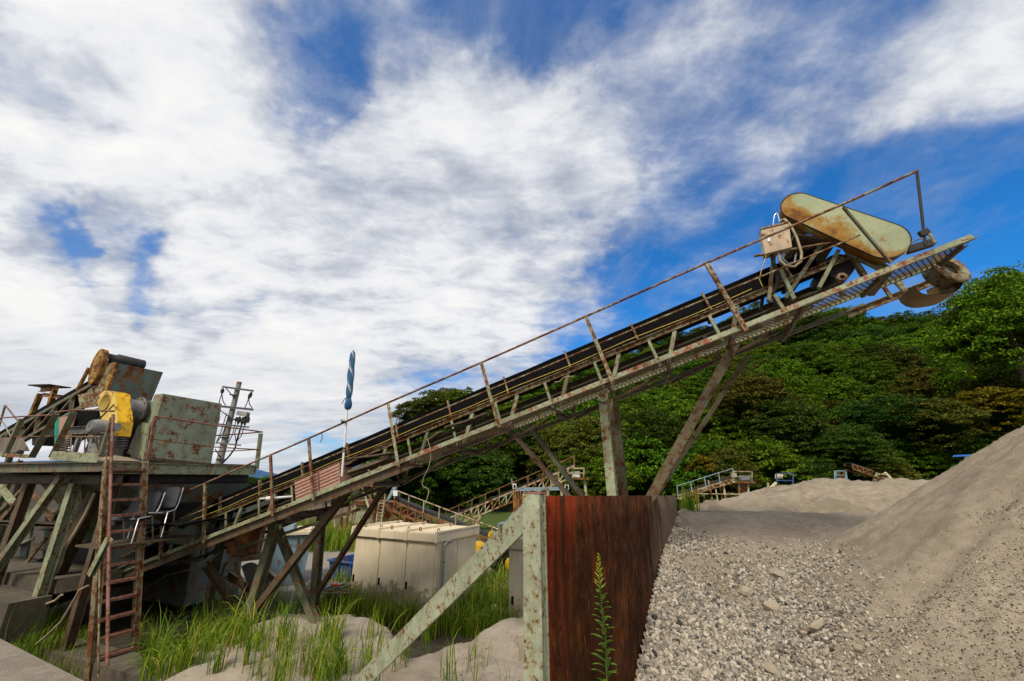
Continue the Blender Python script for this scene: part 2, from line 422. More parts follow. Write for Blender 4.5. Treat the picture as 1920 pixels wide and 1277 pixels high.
sp = nd(nt, 'ShaderNodeSeparateXYZ'); lk(nt, dirv, sp.inputs[0])
zz = mt('ADD', mt('MAXIMUM', sp.outputs[2], 0.), .16)
cb = nd(nt, 'ShaderNodeCombineXYZ'); lk(nt, mt('DIVIDE', sp.outputs[0], zz), cb.inputs[0]); lk(nt, mt('DIVIDE', sp.outputs[1], zz), cb.inputs[1])
def wn(scale, detail, rough, off, stretch=(1, 1, 1), dist=0.):
    mp = nd(nt, 'ShaderNodeMapping'); mp.inputs['Location'].default_value = off; mp.inputs['Scale'].default_value = stretch
    lk(nt, cb.outputs[0], mp.inputs[0])
    n = nd(nt, 'ShaderNodeTexNoise'); n.inputs['Scale'].default_value = scale; n.inputs['Detail'].default_value = detail
    n.inputs['Roughness'].default_value = rough; n.inputs['Distortion'].default_value = dist
    lk(nt, mp.outputs[0], n.inputs['Vector']); return n.outputs[0]
big = wn(1.15, 9, .57, (3.1, 1.7, 0), (1, 1.25, 1), .25)
fine = wn(5.5, 7, .62, (7.7, 2.1, 4), (1, 1.5, 1), .3)
wnz = nd(nt, 'ShaderNodeTexNoise'); wnz.inputs['Scale'].default_value = 3.4; wnz.inputs['Detail'].default_value = 5; wnz.inputs['Roughness'].default_value = .6
lk(nt, dirv, wnz.inputs['Vector'])
wsc = nd(nt, 'ShaderNodeVectorMath', operation='SCALE'); lk(nt, vm('SUBTRACT', wnz.outputs['Color'], (.5, .5, .5)), wsc.inputs[0]); wsc.inputs[3].default_value = .42
wdir = vm('NORMALIZE', vm('ADD', dirv, wsc.outputs[0]))
wisp = wn(2.6, 9, .64, (2.2, 5.1, 1), (1.1, .75, 1), .5)
mid = wn(3.3, 8, .6, (4.4, 8.8, 3), (1, 1.3, 1), .4)
mask = mt('ADD', mt('MULTIPLY_ADD', fine, .25, mt('MULTIPLY', big, .99)), mt('MULTIPLY_ADD', wisp, .34, -.135))
mask = mt('ADD', mask, mt('MULTIPLY_ADD', mid, .34, -.175))
for px, py, rad, amp in [(450, 330, 34, .24), (900, 420, 24, .20), (100, 260, 26, .20), (300, 660, 27, .26), (800, 640, 20, .24),
                         (900, 180, 15, .10), (1250, 180, 20, .12), (250, 60, 16, .10), (1080, 330, 12, .08),
                         (625, 125, 8, -.20), (800, 60, 9, -.10), (1000, 40, 9, -.14), (1330, 250, 10, -.08), (210, 475, 8, -.46), (30, 150, 7, -.40), (5, 410, 6, -.42), (340, 500, 5, -.26),
                         (470, 545, 5, -.30), (560, 800, 15, .20), (1800, 420, 22, -.15), (1650, 400, 12, -.10), (1430, 540, 12, -.08), (1170, 490, 7, -.16), (1600, 180, 26, .08),
                         (1560, 50, 9, -.10), (1890, 130, 10, .14), (1700, 90, 9, .08), (1480, 330, 6, .05)]:
    dd = vm('DOT_PRODUCT', wdir, ray(px, py).normalized())
    mr = nd(nt, 'ShaderNodeMapRange', interpolation_type='SMOOTHSTEP'); lk(nt, dd, mr.inputs[0])
    mr.inputs[1].default_value = cos(R(rad)); mr.inputs[2].default_value = 1.; mr.inputs[3].default_value = 0.; mr.inputs[4].default_value = amp
    mask = mt('ADD', mask, mr.outputs[0])
for vv, c0_, amp in [((0, -1, .35), -.2, .5), ((-1, -.2, .4), .3, .3), ((1, -.4, .3), .5, .2)]:  # unseen clouds added behind and beside the view to whiten the fill light
    dd = vm('DOT_PRODUCT', dirv, V(vv).normalized()); mr = nd(nt, 'ShaderNodeMapRange', interpolation_type='SMOOTHSTEP'); lk(nt, dd, mr.inputs[0])
    mr.inputs[1].default_value = c0_; mr.inputs[2].default_value = 1.; mr.inputs[3].default_value = 0.; mr.inputs[4].default_value = amp
    mask = mt('ADD', mask, mr.outputs[0])
cm = ramp(nt, mask, [(.50, g(0)), (.62, g(.16)), (.74, g(.48)), (.84, g(.84)), (.96, g(1))])
# cloud body: bright crowns, violet-grey undersides
sh = wn(1.9, 7, .58, (1.3, 9.2, 2), (1, 1.5, 1), .2)
ccol = ramp(nt, mt('ADD', mt('MULTIPLY_ADD', mask, .40, mt('MULTIPLY', sh, .42)), mt('MULTIPLY_ADD', fine, .42, -.12)), [(.52, (.38, .42, .51)), (.64, (.58, .61, .68)), (.76, (.84, .85, .88)), (.90, (.97, .96, .94))])
low = nd(nt, 'ShaderNodeMapRange', interpolation_type='SMOOTHSTEP'); lk(nt, sp.outputs[2], low.inputs[0])
low.inputs[1].default_value = .05; low.inputs[2].default_value = .34; low.inputs[3].default_value = 1.; low.inputs[4].default_value = 0.
strat = wn(1.3, 7, .6, (5, 0, 1), (.5, 2.2, 1), .2)
lowc = ramp(nt, strat, [(.34, (.47, .51, .58)), (.5, (.64, .67, .72)), (.62, (.88, .88, .88))])
ccol = mix(nt, mt('MULTIPLY', low.outputs[0], .75), ccol, lowc)
skyc = mix(nt, 1., sky.outputs[0], (.10, .80, 1.38), 'MULTIPLY')
hz_ = nd(nt, 'ShaderNodeMapRange', interpolation_type='SMOOTHSTEP'); lk(nt, sp.outputs[2], hz_.inputs[0]); hz_.inputs[1].default_value = .0; hz_.inputs[2].default_value = .26; hz_.inputs[3].default_value = .72; hz_.inputs[4].default_value = 0.
sks = nd(nt, 'ShaderNodeVectorMath', operation='SCALE'); lk(nt, skyc, sks.inputs[0]); sks.inputs[3].default_value = .12
veil = ramp(nt, wisp, [(.42, g(.03)), (.70, g(.42))])
cm2 = mix(nt, 1., cm, veil, 'LIGHTEN')
skb = mix(nt, hz_.outputs[0], sks.outputs[0], (.40, .55, .72))
fin = mix(nt, cm2, skb, ccol)
lk(nt, fin, bg.inputs[0]); bg.inputs[1].default_value = 1.0

scene.view_settings.view_transform = 'Standard'; scene.view_settings.look = 'None'; scene.view_settings.exposure = 0
scene.render.engine = 'CYCLES'
scene.cycles.max_bounces = 5; scene.cycles.diffuse_bounces = 3; scene.cycles.transparent_max_bounces = 6
scene.cycles.use_denoising = True

# ------------------------------------------------------------------ numpy mesh helpers
def sstep(a, b, x):
    t = np.clip((x - a) / (b - a), 0, 1); return t * t * (3 - 2 * t)
_perm = rng.permutation(512)
_grad = rng.uniform(-1, 1, 512)
def vnoise(x, y):                           # value noise
    xi = np.floor(x).astype(int); yi = np.floor(y).astype(int); fx = x - xi; fy = y - yi
    fx = fx * fx * (3 - 2 * fx); fy = fy * fy * (3 - 2 * fy)
    def h(i, j): return _grad[_perm[(i + _perm[j & 511]) & 511]]
    return (h(xi, yi) * (1 - fx) + h(xi + 1, yi) * fx) * (1 - fy) + (h(xi, yi + 1) * (1 - fx) + h(xi + 1, yi + 1) * fx) * fy
def fbm(x, y, o=5, gain=.5):
    s = 0; a = 1
    for i in range(o):
        s = s + a * vnoise(x * 2 ** i + 17 * i, y * 2 ** i + 31 * i); a *= gain
    return s
def npmesh(name, verts, faces, mat, loc=(0, 0, 0), smooth=False):
    """verts (n,3), faces (m,k) with one k"""
    me = bpy.data.meshes.new(name); n = len(verts); m, k = faces.shape
    me.vertices.add(n); me.vertices.foreach_set('co', (np.asarray(verts) - np.array(loc)).astype(np.float32).ravel())
    me.loops.add(m * k); me.loops.foreach_set('vertex_index', faces.astype(np.int32).ravel())
    me.polygons.add(m); me.polygons.foreach_set('loop_start', np.arange(0, m * k, k, dtype=np.int32))
    me.polygons.foreach_set('use_smooth', np.full(m, smooth))
    for x in (mat if isinstance(mat, list) else [mat]): me.materials.append(MATS[x])
    me.update(); me.validate()
    return me
def npobj(name, verts, faces, mat, loc=(0, 0, 0), smooth=False, parent=None):
    me = npmesh(name, verts, faces, mat, loc, smooth)
    o = bpy.data.objects.new(name, me); col.objects.link(o); o.location = loc if parent is None else (0, 0, 0)
    if parent is not None: o.parent = parent
    rootloc[o.name] = V(loc)
    return o
def grid_faces(nx, ny):
    i, j = np.meshgrid(np.arange(nx - 1), np.arange(ny - 1)); a = (j * nx + i).ravel()
    return np.stack([a, a + 1, a + 1 + nx, a + nx], 1)
# ------------------------------------------------------------------ ground
PL0 = atF(1021, 930, 2.8); PL1 = atF(1268, 929, 7.8)     # top ends of the steel retaining plate
PD = V((PL1.x - PL0.x, PL1.y - PL0.y, 0)); PLEN = PD.length; PD.normalize(); PNR = V((PD.y, -PD.x, 0))   # PNR faces the heap
def plate_side(x, y): return (x - PL0.x) * PNR.x + (y - PL0.y) * PNR.y
def gz(x, y):
    edge = 8.75 + .45 * np.sin(x * 1.3 + .6) + .28 * np.sin(x * 2.9 + 1.) + .9 * np.exp(-((x + 2.9) / .8) ** 2) - .8 * np.exp(-((x + 1.7) / .45) ** 2)
    s = sstep(edge + .55, edge - .35, y) * sstep(-6.3, -4.2, x)
    z = s * (.46 + .10 * fbm(x * .8, y * .8, 3) + .028 * fbm(x * 4, y * 4, 3)) + (1 - s) * .03 * fbm(x * 1.5, y * 1.5, 3)
    z = z + .02 * fbm(x * 2.5, y * 2.5, 3) * sstep(30, 12, y)
    return z - .12 * sstep(0, 1.5, plate_side(x, y)) * s
gx = np.unique(np.concatenate([-np.geomspace(9, 4000, 40), np.arange(-9, 9, .07), np.geomspace(9, 4000, 40)]))
gy = np.unique(np.concatenate([-np.geomspace(1, 3000, 25), np.arange(-1, 14, .07), np.geomspace(14, 6000, 60)]))
X, Y = np.meshgrid(gx, gy); Z = gz(X, Y)
Z = np.where(Y > 40, Z * 0, Z)
gv = np.stack([X.ravel(), Y.ravel(), Z.ravel()], 1)
ground = npobj('ground', gv, grid_faces(len(gx), len(gy)), 'yard', smooth=True); tag(ground, kind='structure')
ca = ground.data.color_attributes.new('cover', 'FLOAT_COLOR', 'POINT')
edge_s = sstep(.12, .34, Z + .06 * fbm(X * 3, Y * 3, 3))
farm = sstep(12.8, 13.8, Y + .8 * fbm(X * .5, Y * .5, 3)) * sstep(34, 30, Y) * sstep(-13., -9.5, X + Y * .12)
turf = np.clip(sstep(20.5, 21.5, Y + 1.2 * fbm(X * .4, Y * .4, 3)) * sstep(-14, -12, X), 0, 1)
ca.data.foreach_set('color', np.stack([edge_s.ravel(), farm.ravel(), turf.ravel(), np.ones(X.size)], 1).astype(np.float32).ravel())

# ------------------------------------------------------------------ gravel heap
AY = np.array([2.4, 3.2, 4.0, 4.63, 5.6, 6.7, 8.3, 9.9, 10.3, 12.0, 14.5, 19, 24, 28.]); AZ = np.array([.12, .42, .85, 1.18, 1.62, 2.02, 2.36, 2.54, 2.46, 2.72, 2.88, 2.9, 2.6, 0.])
def hz(x, y):
    yw = y + .22 * fbm(x * .35 + 9, y * .2, 3) * sstep(5.5, 8, y)
    a = np.interp(yw, AY, AZ)
    a = a * 1. + .16 * np.exp(-((x - 7.5) / 2.) ** 2 - ((y - 13.5) / 2.) ** 2)
    b = 4.42 - .675 * np.sqrt((x - 7.17) ** 2 + (y - 4.44) ** 2 + .15)
    b = b + .10 * fbm(np.arctan2(4.44 - y, 7.17 - x) * 3.2, x * .1, 3) + .035 * fbm(np.arctan2(4.44 - y, 7.17 - x) * 13, x * .25, 3)
    k = 9.; m = np.log(np.exp(k * a) + np.exp(k * b)) / k
    m = np.maximum(m, -.2)
    up = sstep(8.3, 9.4, y)
    m = m - .24 * np.clip(.68 * y - x, 0, 6) * sstep(9.2, 13, y)
    m = m + up * (.15 * fbm(x * 1.1, y * 1.1, 4) - .24 * np.abs(fbm(x * .8 + 5, y * .9 + 2, 4))) + .018 * fbm(x * 5, y * 5, 3) + .007 * fbm(x * 22, y * 22, 2)
    return m
hx = np.concatenate([np.arange(.6, 9.5, .045), np.arange(9.5, 24, .25)]); hy = np.concatenate([np.arange(1.6, 12, .045), np.arange(12, 28.5, .12)])
X, Y = np.meshgrid(hx, hy); Z = hz(X, Y)
# the plate holds the heap back; past its end the heap tails off to the left
sd_ = plate_side(X, Y); al = (X - PL0.x) * PD.x + (Y - PL0.y) * PD.y
hold = sstep(-.01, .03, sd_)
tail = np.clip(1 - np.maximum(-sd_, 0) / 3.2, 0, 1)
Z = np.where(al < PLEN, np.where(sd_ > -.02, Z, -1.), np.where(sd_ > 0, Z, Z - np.maximum(-sd_, 0) * .75))
Z = np.maximum(Z, -1.)
hv = np.stack([X.ravel(), Y.ravel(), Z.ravel()], 1); hf = grid_faces(len(hx), len(hy))
keep = (hv[hf, 2].max(1) > -.25) & (hv[hf, 2].min(1) > -.9)
heap = npobj('gravel_slope', hv, hf[keep], 'heap', smooth=True); tag(heap, kind='structure')

# loose stones on the slope: nobody could count them
def ico(sub):
    import bmesh
    bm = bmesh.new(); bmesh.ops.create_icosphere(bm, subdivisions=sub, radius=1)
    v = np.array([x.co for x in bm.verts]); f = np.array([[y.index for y in x.verts] for x in bm.faces]); bm.free(); return v, f
def rockshape(sub, cuts=7):
    v, f = ico(sub); v = v * (1 + .18 * rng.normal(size=(len(v), 1)) * (0.5 if sub > 1 else 1))
    for _ in range(cuts):                      # flat broken faces
        n = rng.normal(size=3); n /= np.linalg.norm(n); d = v @ n; lim = rng.uniform(.45, .8)
        v = v - np.outer(np.maximum(d - lim, 0), n)
    return v * np.array([1, rng.uniform(.7, 1), rng.uniform(.5, .8)]), f
def rot(n):
    q = rng.normal(size=(n, 4)); q /= np.linalg.norm(q, axis=1)[:, None]; w, x, y, z = q.T
    return np.stack([1 - 2 * (y * y + z * z), 2 * (x * y - z * w), 2 * (x * z + y * w), 2 * (x * y + z * w), 1 - 2 * (x * x + z * z), 2 * (y * z - x * w),
                     2 * (x * z - y * w), 2 * (y * z + x * w), 1 - 2 * (x * x + y * y)], 1).reshape(n, 3, 3)
def pxy(x, y, z):
    fw = y * CT + (z - CZ) * ST; up = (z - CZ) * CT - y * ST
    return 960 + FPX * x / fw, 638.5 - FPX * up / fw, fw
def scatter(n, sub, nshape, sizef, densf):
    x = rng.uniform(.7, 8.4, n); y = rng.uniform(2.0, 10.4, n); z = hz(x, y)
    px, py, fw = pxy(x, y, z)
    ok = (plate_side(x, y) > .03) & (px > 1150) & (px < 1960) & (py < 1320) & (fw > 1)
    x, y, z, px, py = [a[ok] for a in (x, y, z, px, py)]
    k = rng.uniform(size=len(x)) < densf(x, y, z, px, py)
    x, y, z, px, py = [a[k] for a in (x, y, z, px, py)]
    s = sizef(x, y, z, px, py) * rng.lognormal(0, .28, len(x))
    Rm = rot(len(x)); shp = [rockshape(sub) for _ in range(nshape)]; pick = rng.integers(0, nshape, len(x))
    VS, FS = [], []; base = 0
    for i in range(nshape):
        m = pick == i; v, f = shp[i]
        vv = np.einsum('nij,kj->nki', Rm[m], v) * s[m][:, None, None] + np.stack([x[m], y[m], z[m] + s[m] * .22], 1)[:, None, :]
        VS.append(vv.reshape(-1, 3)); c = m.sum()
        FS.append((f[None] + (np.arange(c) * len(v))[:, None, None] + base).reshape(-1, 3)); base += c * len(v)
    return np.concatenate(VS), np.concatenate(FS)
def coarse_d(x, y, z, px, py):
    n = fbm(x * .9, y * .9, 3)
    lim = sstep(0, 55, py + 30 * n - np.interp(px, [1270, 1450, 1600], [955, 1000, 1035]))
    contact = sstep(1.1, .2, plate_side(x, y)) * sstep(8.4, 7.4, y)
    t = sstep(2.25, 1.75, z + .22 * n) * sstep(1760, 1500, px + 60 * n + (py - 1100) * .1)
    streak = np.exp(-(((px - 1340) - (py - 1090) * 1.0) / 42) ** 2) * sstep(1180, 1110, py) * sstep(1030, 1060, py)
    valley = np.exp(-((py - (1010 + (1640 - px) * .42)) / 40) ** 2) * sstep(1380, 1480, px) * sstep(1760, 1680, px)
    return np.clip(np.maximum(np.maximum(t, contact), valley * .8) * lim - streak * .95, 0, 1)
def coarse_s(x, y, z, px, py): return np.interp(px, [1190, 1330, 1500, 1750, 1920], [.026, .024, .019, .013, .010]) * np.interp(z, [.9, 1.8, 2.3], [1.1, .95, .7])
def fine_d(x, y, z, px, py):
    n = fbm(x * .8 + 3, y * .8, 4); n2 = fbm(x * 3 + 3, y * 3, 3)
    near = sstep(1010, 1180, py + 70 * n)
    lim = sstep(-20, 60, py + 30 * n - np.interp(px, [1270, 1450, 1600, 1800, 1920], [955, 1000, 1030, 960, 900]))
    return lim * np.clip(.06 + .95 * sstep(-.2, .45, n + .5 * n2 + near * .9 - .38), 0, 1) * sstep(9.2, 8.0, y - .5 * n)
v1, f1 = scatter(150000, 1, 10, coarse_s, coarse_d)
v2, f2 = scatter(230000, 1, 6, lambda x, y, z, px, py: np.full(len(x), .0085) * np.interp(px, [1200, 1900], [1.15, .85]), fine_d)
gravel = npobj('gravel', v1, f1, 'stones'); tag(gravel, kind='stuff')
grit = npobj('fine_gravel', v2, f2, 'chips'); tag(grit, kind='stuff')
print('gravel faces', len(f1), len(f2))
for px, py, wpx, lab in [(1458, 1080, 34, 'large grey stone nearest the crest of the coarse gravel, highest of the loose rocks'),
                         (1402, 1114, 34, 'flat dark slab of stone at the edge of the fine sand streak'),
                         (1446, 1144, 30, 'rough brown stone midway down the gravel, below the flat slab'),
                         (1533, 1182, 44, 'biggest pale wedge of rock alone in the middle of the gravel'),
                         (1548, 1226, 22, 'small upright pointed stone just below the biggest wedge of rock'),
                         (1617, 1222, 28, 'pale flattish stone to the side of the small pointed one, low on the gravel'),
                         (1452, 1266, 36, 'half buried dull stone at the bottom edge of the gravel')]:
    p = None
    for F in np.arange(2.5, 11, .02):
        q = atF(px, py, F)
        if q.z < float(hz(np.array(q.x), np.array(q.y))): p = q; break
    s = wpx / FPX * F / 2
    v, f = rockshape(2, 9); v = v @ rot(1)[0].T * np.array([1, 1, .75]) * s * 1.2
    o = npobj('rock', v + np.array(p) + np.array([0, 0, s * .25]), f, 'rock', tuple(p)); tag(o, lab, 'rock', 'loose rocks on the gravel slope')

# ------------------------------------------------------------------ steel retaining wall
wall = thing('retaining_wall', 'rusty brown steel plate wall with pale green post and brace holding back the gravel', 'retaining wall', (PL0.x, PL0.y, 0))
nseg = 40; rows = []
vs, fs, run = [], [], []
for side in (0, 1):
    for i in range(nseg + 1):
        t = i / nseg; bow = .03 * sin(t * 9) + .05 * sin(t * 3.1)
        p = PL0.lerp(PL1, t); p = V((p.x, p.y, 0)) + PNR * (bow - .012 * side - .03)
        top = PL0.z + (PL1.z - PL0.z) * t
        for j in range(15):
            zz_ = top * j / 14 - .3 * (1 - j / 14)
            vs.append(p + V((0, 0, zz_)) + PNR * .012 * sin(j * .9 + t * 14)); run.append(t * 1.15 - .33 * max(0, (zz_ - 1.2)) * .15)
def vi(sd, i, j): return sd * (nseg + 1) * 15 + i * 15 + j
for i in range(nseg):
    for j in range(14):
        fs.append((vi(0, i, j), vi(0, i + 1, j), vi(0, i + 1, j + 1), vi(0, i, j + 1))); fs.append((vi(1, i, j), vi(1, i, j + 1), vi(1, i + 1, j + 1), vi(1, i + 1, j)))
    fs.append((vi(0, i, 14), vi(0, i + 1, 14), vi(1, i + 1, 14), vi(1, i, 14)))
for j in range(14):
    fs.append((vi(0, 0, j), vi(0, 0, j + 1), vi(1, 0, j + 1), vi(1, 0, j))); fs.append((vi(0, nseg, j), vi(1, nseg, j), vi(1, nseg, j + 1), vi(0, nseg, j + 1)))
pm = MB().add(vs, fs, True); plate = link('steel_plate', pm, 'plate_rust', wall)
at = plate.data.attributes.new('run', 'FLOAT', 'POINT'); at.data.foreach_set('value', run)
# red edge lip, post (channel, web towards the camera), brace and foot
pz = PL0.z + .012
pc = PL0 - PNR * .062 - PD * .035
bar('post', wall, 'post_green', (pc.x, pc.y, -.3), (pc.x, pc.y, pz), 'H', .125, .1, .012, up=PD)
lip = PL0 - PD * .008
bar('edge_flat', wall, 'post_green', (lip.x - PNR.x * .02, lip.y - PNR.y * .02, -.3), (lip.x - PNR.x * .02, lip.y - PNR.y * .02, pz - .006), 'B', .014, .06, up=PD)
bt = atF(996, 958, 2.86)
bb_dir = atF(700, 1256, 3.95) - bt
bb = bt + bb_dir * 1.75
bar('brace', wall, 'post_green', bt, bb, 'C', .02, .155, .012, up=(0, 0, 1))
bar('cap_flat', wall, 'rail_red', (PL0.x - PNR.x * .13, PL0.y - PNR.y * .13, pz + .006), (PL0.x + PNR.x * .0, PL0.y + PNR.y * .0, pz + .006), 'B', .10, .01)

# concrete edge and footing at lower left
sl = MB(); zs = 1.45
a, b_, c_, d_ = atZ(-10, 1192, zs), atZ(158, 1277, zs), V((-2.6, 2.2, zs)), V((-9, 2.2, zs))
far = (b_ - a).normalized()
a2 = a - far * 4; b2 = b_ + far * 1.2
c2 = V((b2.x - 2.2, b2.y - 3.4, zs)); d2 = V((a2.x - 2.2, a2.y - 3.4, zs))
dn = V((0, 0, -1.7))
sl.hexa([d2 + dn, c2 + dn, b2 + dn, a2 + dn, d2, c2, b2, a2])
o = link('concrete_slab', sl, 'concrete'); tag(o, 'rough grey concrete slab edge below the ladder and weeds', 'slab')
# ------------------------------------------------------------------ the long inclined belt conveyor
cv = thing('belt_conveyor', 'long pale green belt conveyor climbing from the crusher to above the gravel', 'conveyor', L(0, 1, -4.4))
S0, S1 = -13.3, 4.52
def cbar(name, mat, a, b, prof='L', w=.06, h=None, t=.008, up=None, flip=False):
    return bar(name, cv, mat, L(*a), L(*b), prof, w, h, t, up or N, flip)
# walkway
cbar('walkway_edge', 'green_red', (-4.6, .0, -.035), (S1, .0, -.035), 'L', .065, .08, .01)
cbar('walkway_edge', 'green', (S0, .0, -.035), (-4.6, .0, -.035), 'L', .065, .08, .01)
cbar('walkway_skirt', 'brown_steel', (S0, .03, -.135), (-3.6, .03, -.135), 'B', .012, .15)
cbar('walkway_skirt', 'brown_steel', (-3.6, .5, -.06), (-1.8, .5, -.06), 'B', .012, .07)
cbar('walkway_inner_edge', 'green', (-3.6, .60, -.045), (S1 - .12, .60, -.045), 'L', .06, .07, .01, flip=True)
link('walkway_floor', MB().box(L((S0 - 4.) / 2, .31, -.07), D * ((-4. - S0) / 2), W * .28, N * .006), 'brown_steel', cv)
gm = MB(); pit = .062; wd = .55
k = -3.98
while k < S1 - .04:
    for sgn in (1, -1):
        a = L(k, .03 if sgn > 0 else .58, -.055); e_ = min(k + .33, S1 - .02)
        q = L(e_, .03 + wd * (e_ - k) / .33 if sgn > 0 else .58 - wd * (e_ - k) / .33, -.055 - .004)
        ax = (q - a).normalized(); sd1 = ax.cross(N)
        gm.box((a + q) / 2 + N * (.002 if sgn > 0 else -.004), (q - a) / 2, sd1 * .0065, N * .0028)
    k += pit
link('walkway_grating', gm, 'brown_steel', cv)
for s_ in np.arange(-3.7, S1, .9):
    cbar('walkway_bearer', 'brown_steel', (s_, .02, -.09), (s_, .62, -.09), 'L', .05, .05, .007)
# handrail
POSTS = [(-9.46, 'rail_rust'), (-8.24, 'green_rusty'), (-6.47, 'rail_rust'), (-5.52, 'rail_rust'), (-3.71, 'green_red'), (-1.84, 'green_rusty'), (0., 'green_rusty'), (1.85, 'green_rusty')]
for s_, m_ in POSTS:
    p = bar('rail_post', cv, m_, L(s_, -.045, -.13), L(s_, -.045, .985), 'L', .07, .055, .008, up=D)
    if s_ == -6.47 or s_ == -5.52: p['label'] = 'rail post eaten by red and brown rust'
pipe('handrail', cv, 'rail_rust', [L(-9.5, -.045, 1.0)] + [L(s_, -.045 + .004 * sin(s_ * 2), 1.0 + .006 * sin(s_ * 1.3)) for s_ in np.arange(-9, 4.4, .45)] + [L(4.53, -.045, 1.0)], .0185)
e1 = L(4.53, -.045, 1.0); e2 = Lp(1735, 460, -.045)
pipe('end_post', cv, 'dark_machine', [e1 + N * .012, e2], .0155)
link('post_clamp', MB().box(e2.lerp(e1, .16), D * .045, W * .03, N * .035), 'dark_machine', cv)
pipe('knee_rail', cv, 'green_rusty', [L(s_, .0, .52 + .006 * sin(s_ * 1.7)) for s_ in np.arange(-10.4, 3.62, .5)], .0115, 6)
pipe('pull_cord', cv, 'yellow_rope', [L(s_, .04, .405 + .012 * sin(s_ * 3.4)) for s_ in np.arange(-10.4, 2.5, .45)], .006, 5)
br = bar('rail_brace', cv, 'green_dark', Lp(1583, 388, .0), Lp(1672, 492, .0), 'L', .05, .045, .007)
# near and far trusses
BAY = [-12.6, -11.6, -10.6, -9.6, -8.6, -7.65, -6.75, -5.8, -4.85, -3.9, -2.95, -2.05, -1.1, -.2, .72, 1.68, 2.6]
HC, WN, WF = .52, .66, 1.52
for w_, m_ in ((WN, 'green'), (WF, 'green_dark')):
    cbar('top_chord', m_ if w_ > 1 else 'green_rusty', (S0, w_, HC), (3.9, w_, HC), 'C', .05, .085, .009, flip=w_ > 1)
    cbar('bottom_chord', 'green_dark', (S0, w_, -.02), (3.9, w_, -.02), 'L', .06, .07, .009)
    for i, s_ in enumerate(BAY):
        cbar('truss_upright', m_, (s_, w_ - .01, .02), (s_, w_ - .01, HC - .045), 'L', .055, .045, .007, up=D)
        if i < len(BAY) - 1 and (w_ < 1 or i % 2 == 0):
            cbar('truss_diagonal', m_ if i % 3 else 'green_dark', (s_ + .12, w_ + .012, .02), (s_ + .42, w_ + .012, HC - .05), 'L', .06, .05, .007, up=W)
for i, s_ in enumerate(BAY[::2]):
    cbar('cross_beam', 'brown_steel', (s_ + .02, WN + .03, -.075), (s_ + .02, WF - .03, -.075), 'C', .05, .09, .008)
    if i < 8: cbar('plan_brace', 'brown_steel', (s_ + .1, WF - .05, -.10), (s_ + 1.7, WN + .05, -.10), 'L', .055, .05, .008)
# belt: troughed carrying run, flat return run
def belt_rows(sec, ss):
    top = [[L(s_, w_, h_ + .004 * sin(s_ * 5.5)) for w_, h_ in sec] for s_ in ss]
    bot = [[L(s_, w_, h_ - .022 + .004 * sin(s_ * 5.5)) for w_, h_ in sec] for s_ in ss]
    m = MB().sheet(top, smooth=True).sheet([r[::-1] for r in bot], smooth=True)
    for k_ in (0, -1): m.sheet([[a[k_], b[k_]] for a, b in zip(top, bot)])
    return m
ss = list(np.arange(S0, 3.3, .4)) + [3.4]
link('carrying_belt', belt_rows([(.74, .87), (.80, .78), (.90, .64), (1.0, .60), (1.18, .60), (1.28, .64), (1.38, .78), (1.44, .87)], ss), 'black_rubber', cv)
link('return_belt', belt_rows([(.78, .27), (.94, .265), (1.24, .265), (1.40, .27)], ss), 'belt_return', cv)
link('skirt_strip', MB().box(L((S0 + 2.6) / 2, .735, .70), D * ((2.6 - S0) / 2), W * .004, N * .125), 'black_rubber', cv)
for i, s_ in enumerate(np.arange(-12.4, 3.0, 1.18)):
    ib = cbar('idler_bracket', 'green_rusty' if i % 2 else 'stile', (s_, .70, HC + .03), (s_, .70, .885), 'L', .075, .03, .008, up=D)
    link('roller', MB().tube([L(s_, .93, .565), L(s_, 1.25, .565)], .035, 10), 'dark_machine', ib)
    link('roller', MB().tube([L(s_, .76, .74), L(s_, .89, .60)], .03, 10), 'dark_machine', ib)
for s_ in np.arange(-11.5, 3., 2.6):
    pipe('return_roller', cv, 'dark_machine', [L(s_, .74, .225), L(s_, 1.44, .225)], .035, 10)
pipe('head_pulley', cv, 'dark_machine', [L(3.55, .74, .47), L(3.55, 1.46, .47)], .19, 20)
pipe('tail_pulley', cv, 'dark_machine', [L(S0 + .1, .74, .44), L(S0 + .1, 1.46, .44)], .17, 18)
pipe('snub_pulley', cv, 'drum_grey', [L(2.35, .70, .10), L(2.35, 1.44, .10)], .10, 16)

# trestles
def drop(p, q, z=0.):                       # run p->q on to height z
    p, q = V(p), V(q); return p + (q - p) * ((z - p.z) / (q.z - p.z))
def cleg(mat, p, q, prof='H', w=.15, h=None, t=.012, up=None, z=-.1):
    return bar('support_leg', cv, mat, p, drop(p, q, z), prof, w, h, t, up or W)
p = L(inv(Lp(1131, 742, WN))[0], WN, -.09); cleg('green', p, p + V((.02, .01, -1)), 'H', .135, .15)
s1_ = inv(p)[0]
link('pin_plate', MB().tube([p + N * -.02 - W * .10, p + N * -.02 - W * .085], .085, 16), 'green', cv)
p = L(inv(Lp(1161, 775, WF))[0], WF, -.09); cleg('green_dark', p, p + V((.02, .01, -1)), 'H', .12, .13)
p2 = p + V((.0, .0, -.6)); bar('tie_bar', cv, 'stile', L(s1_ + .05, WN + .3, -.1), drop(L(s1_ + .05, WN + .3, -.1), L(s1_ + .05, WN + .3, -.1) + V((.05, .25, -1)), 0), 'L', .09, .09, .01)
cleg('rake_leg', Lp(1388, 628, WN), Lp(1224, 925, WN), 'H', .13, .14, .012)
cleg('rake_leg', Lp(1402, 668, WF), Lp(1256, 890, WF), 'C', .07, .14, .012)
pz_ = Lp(1082, 955, WN); cleg('brown_steel', Lp(946, 796, WN), Lp(1062, 925, WN), 'C', .06, .11, z=pz_.z)
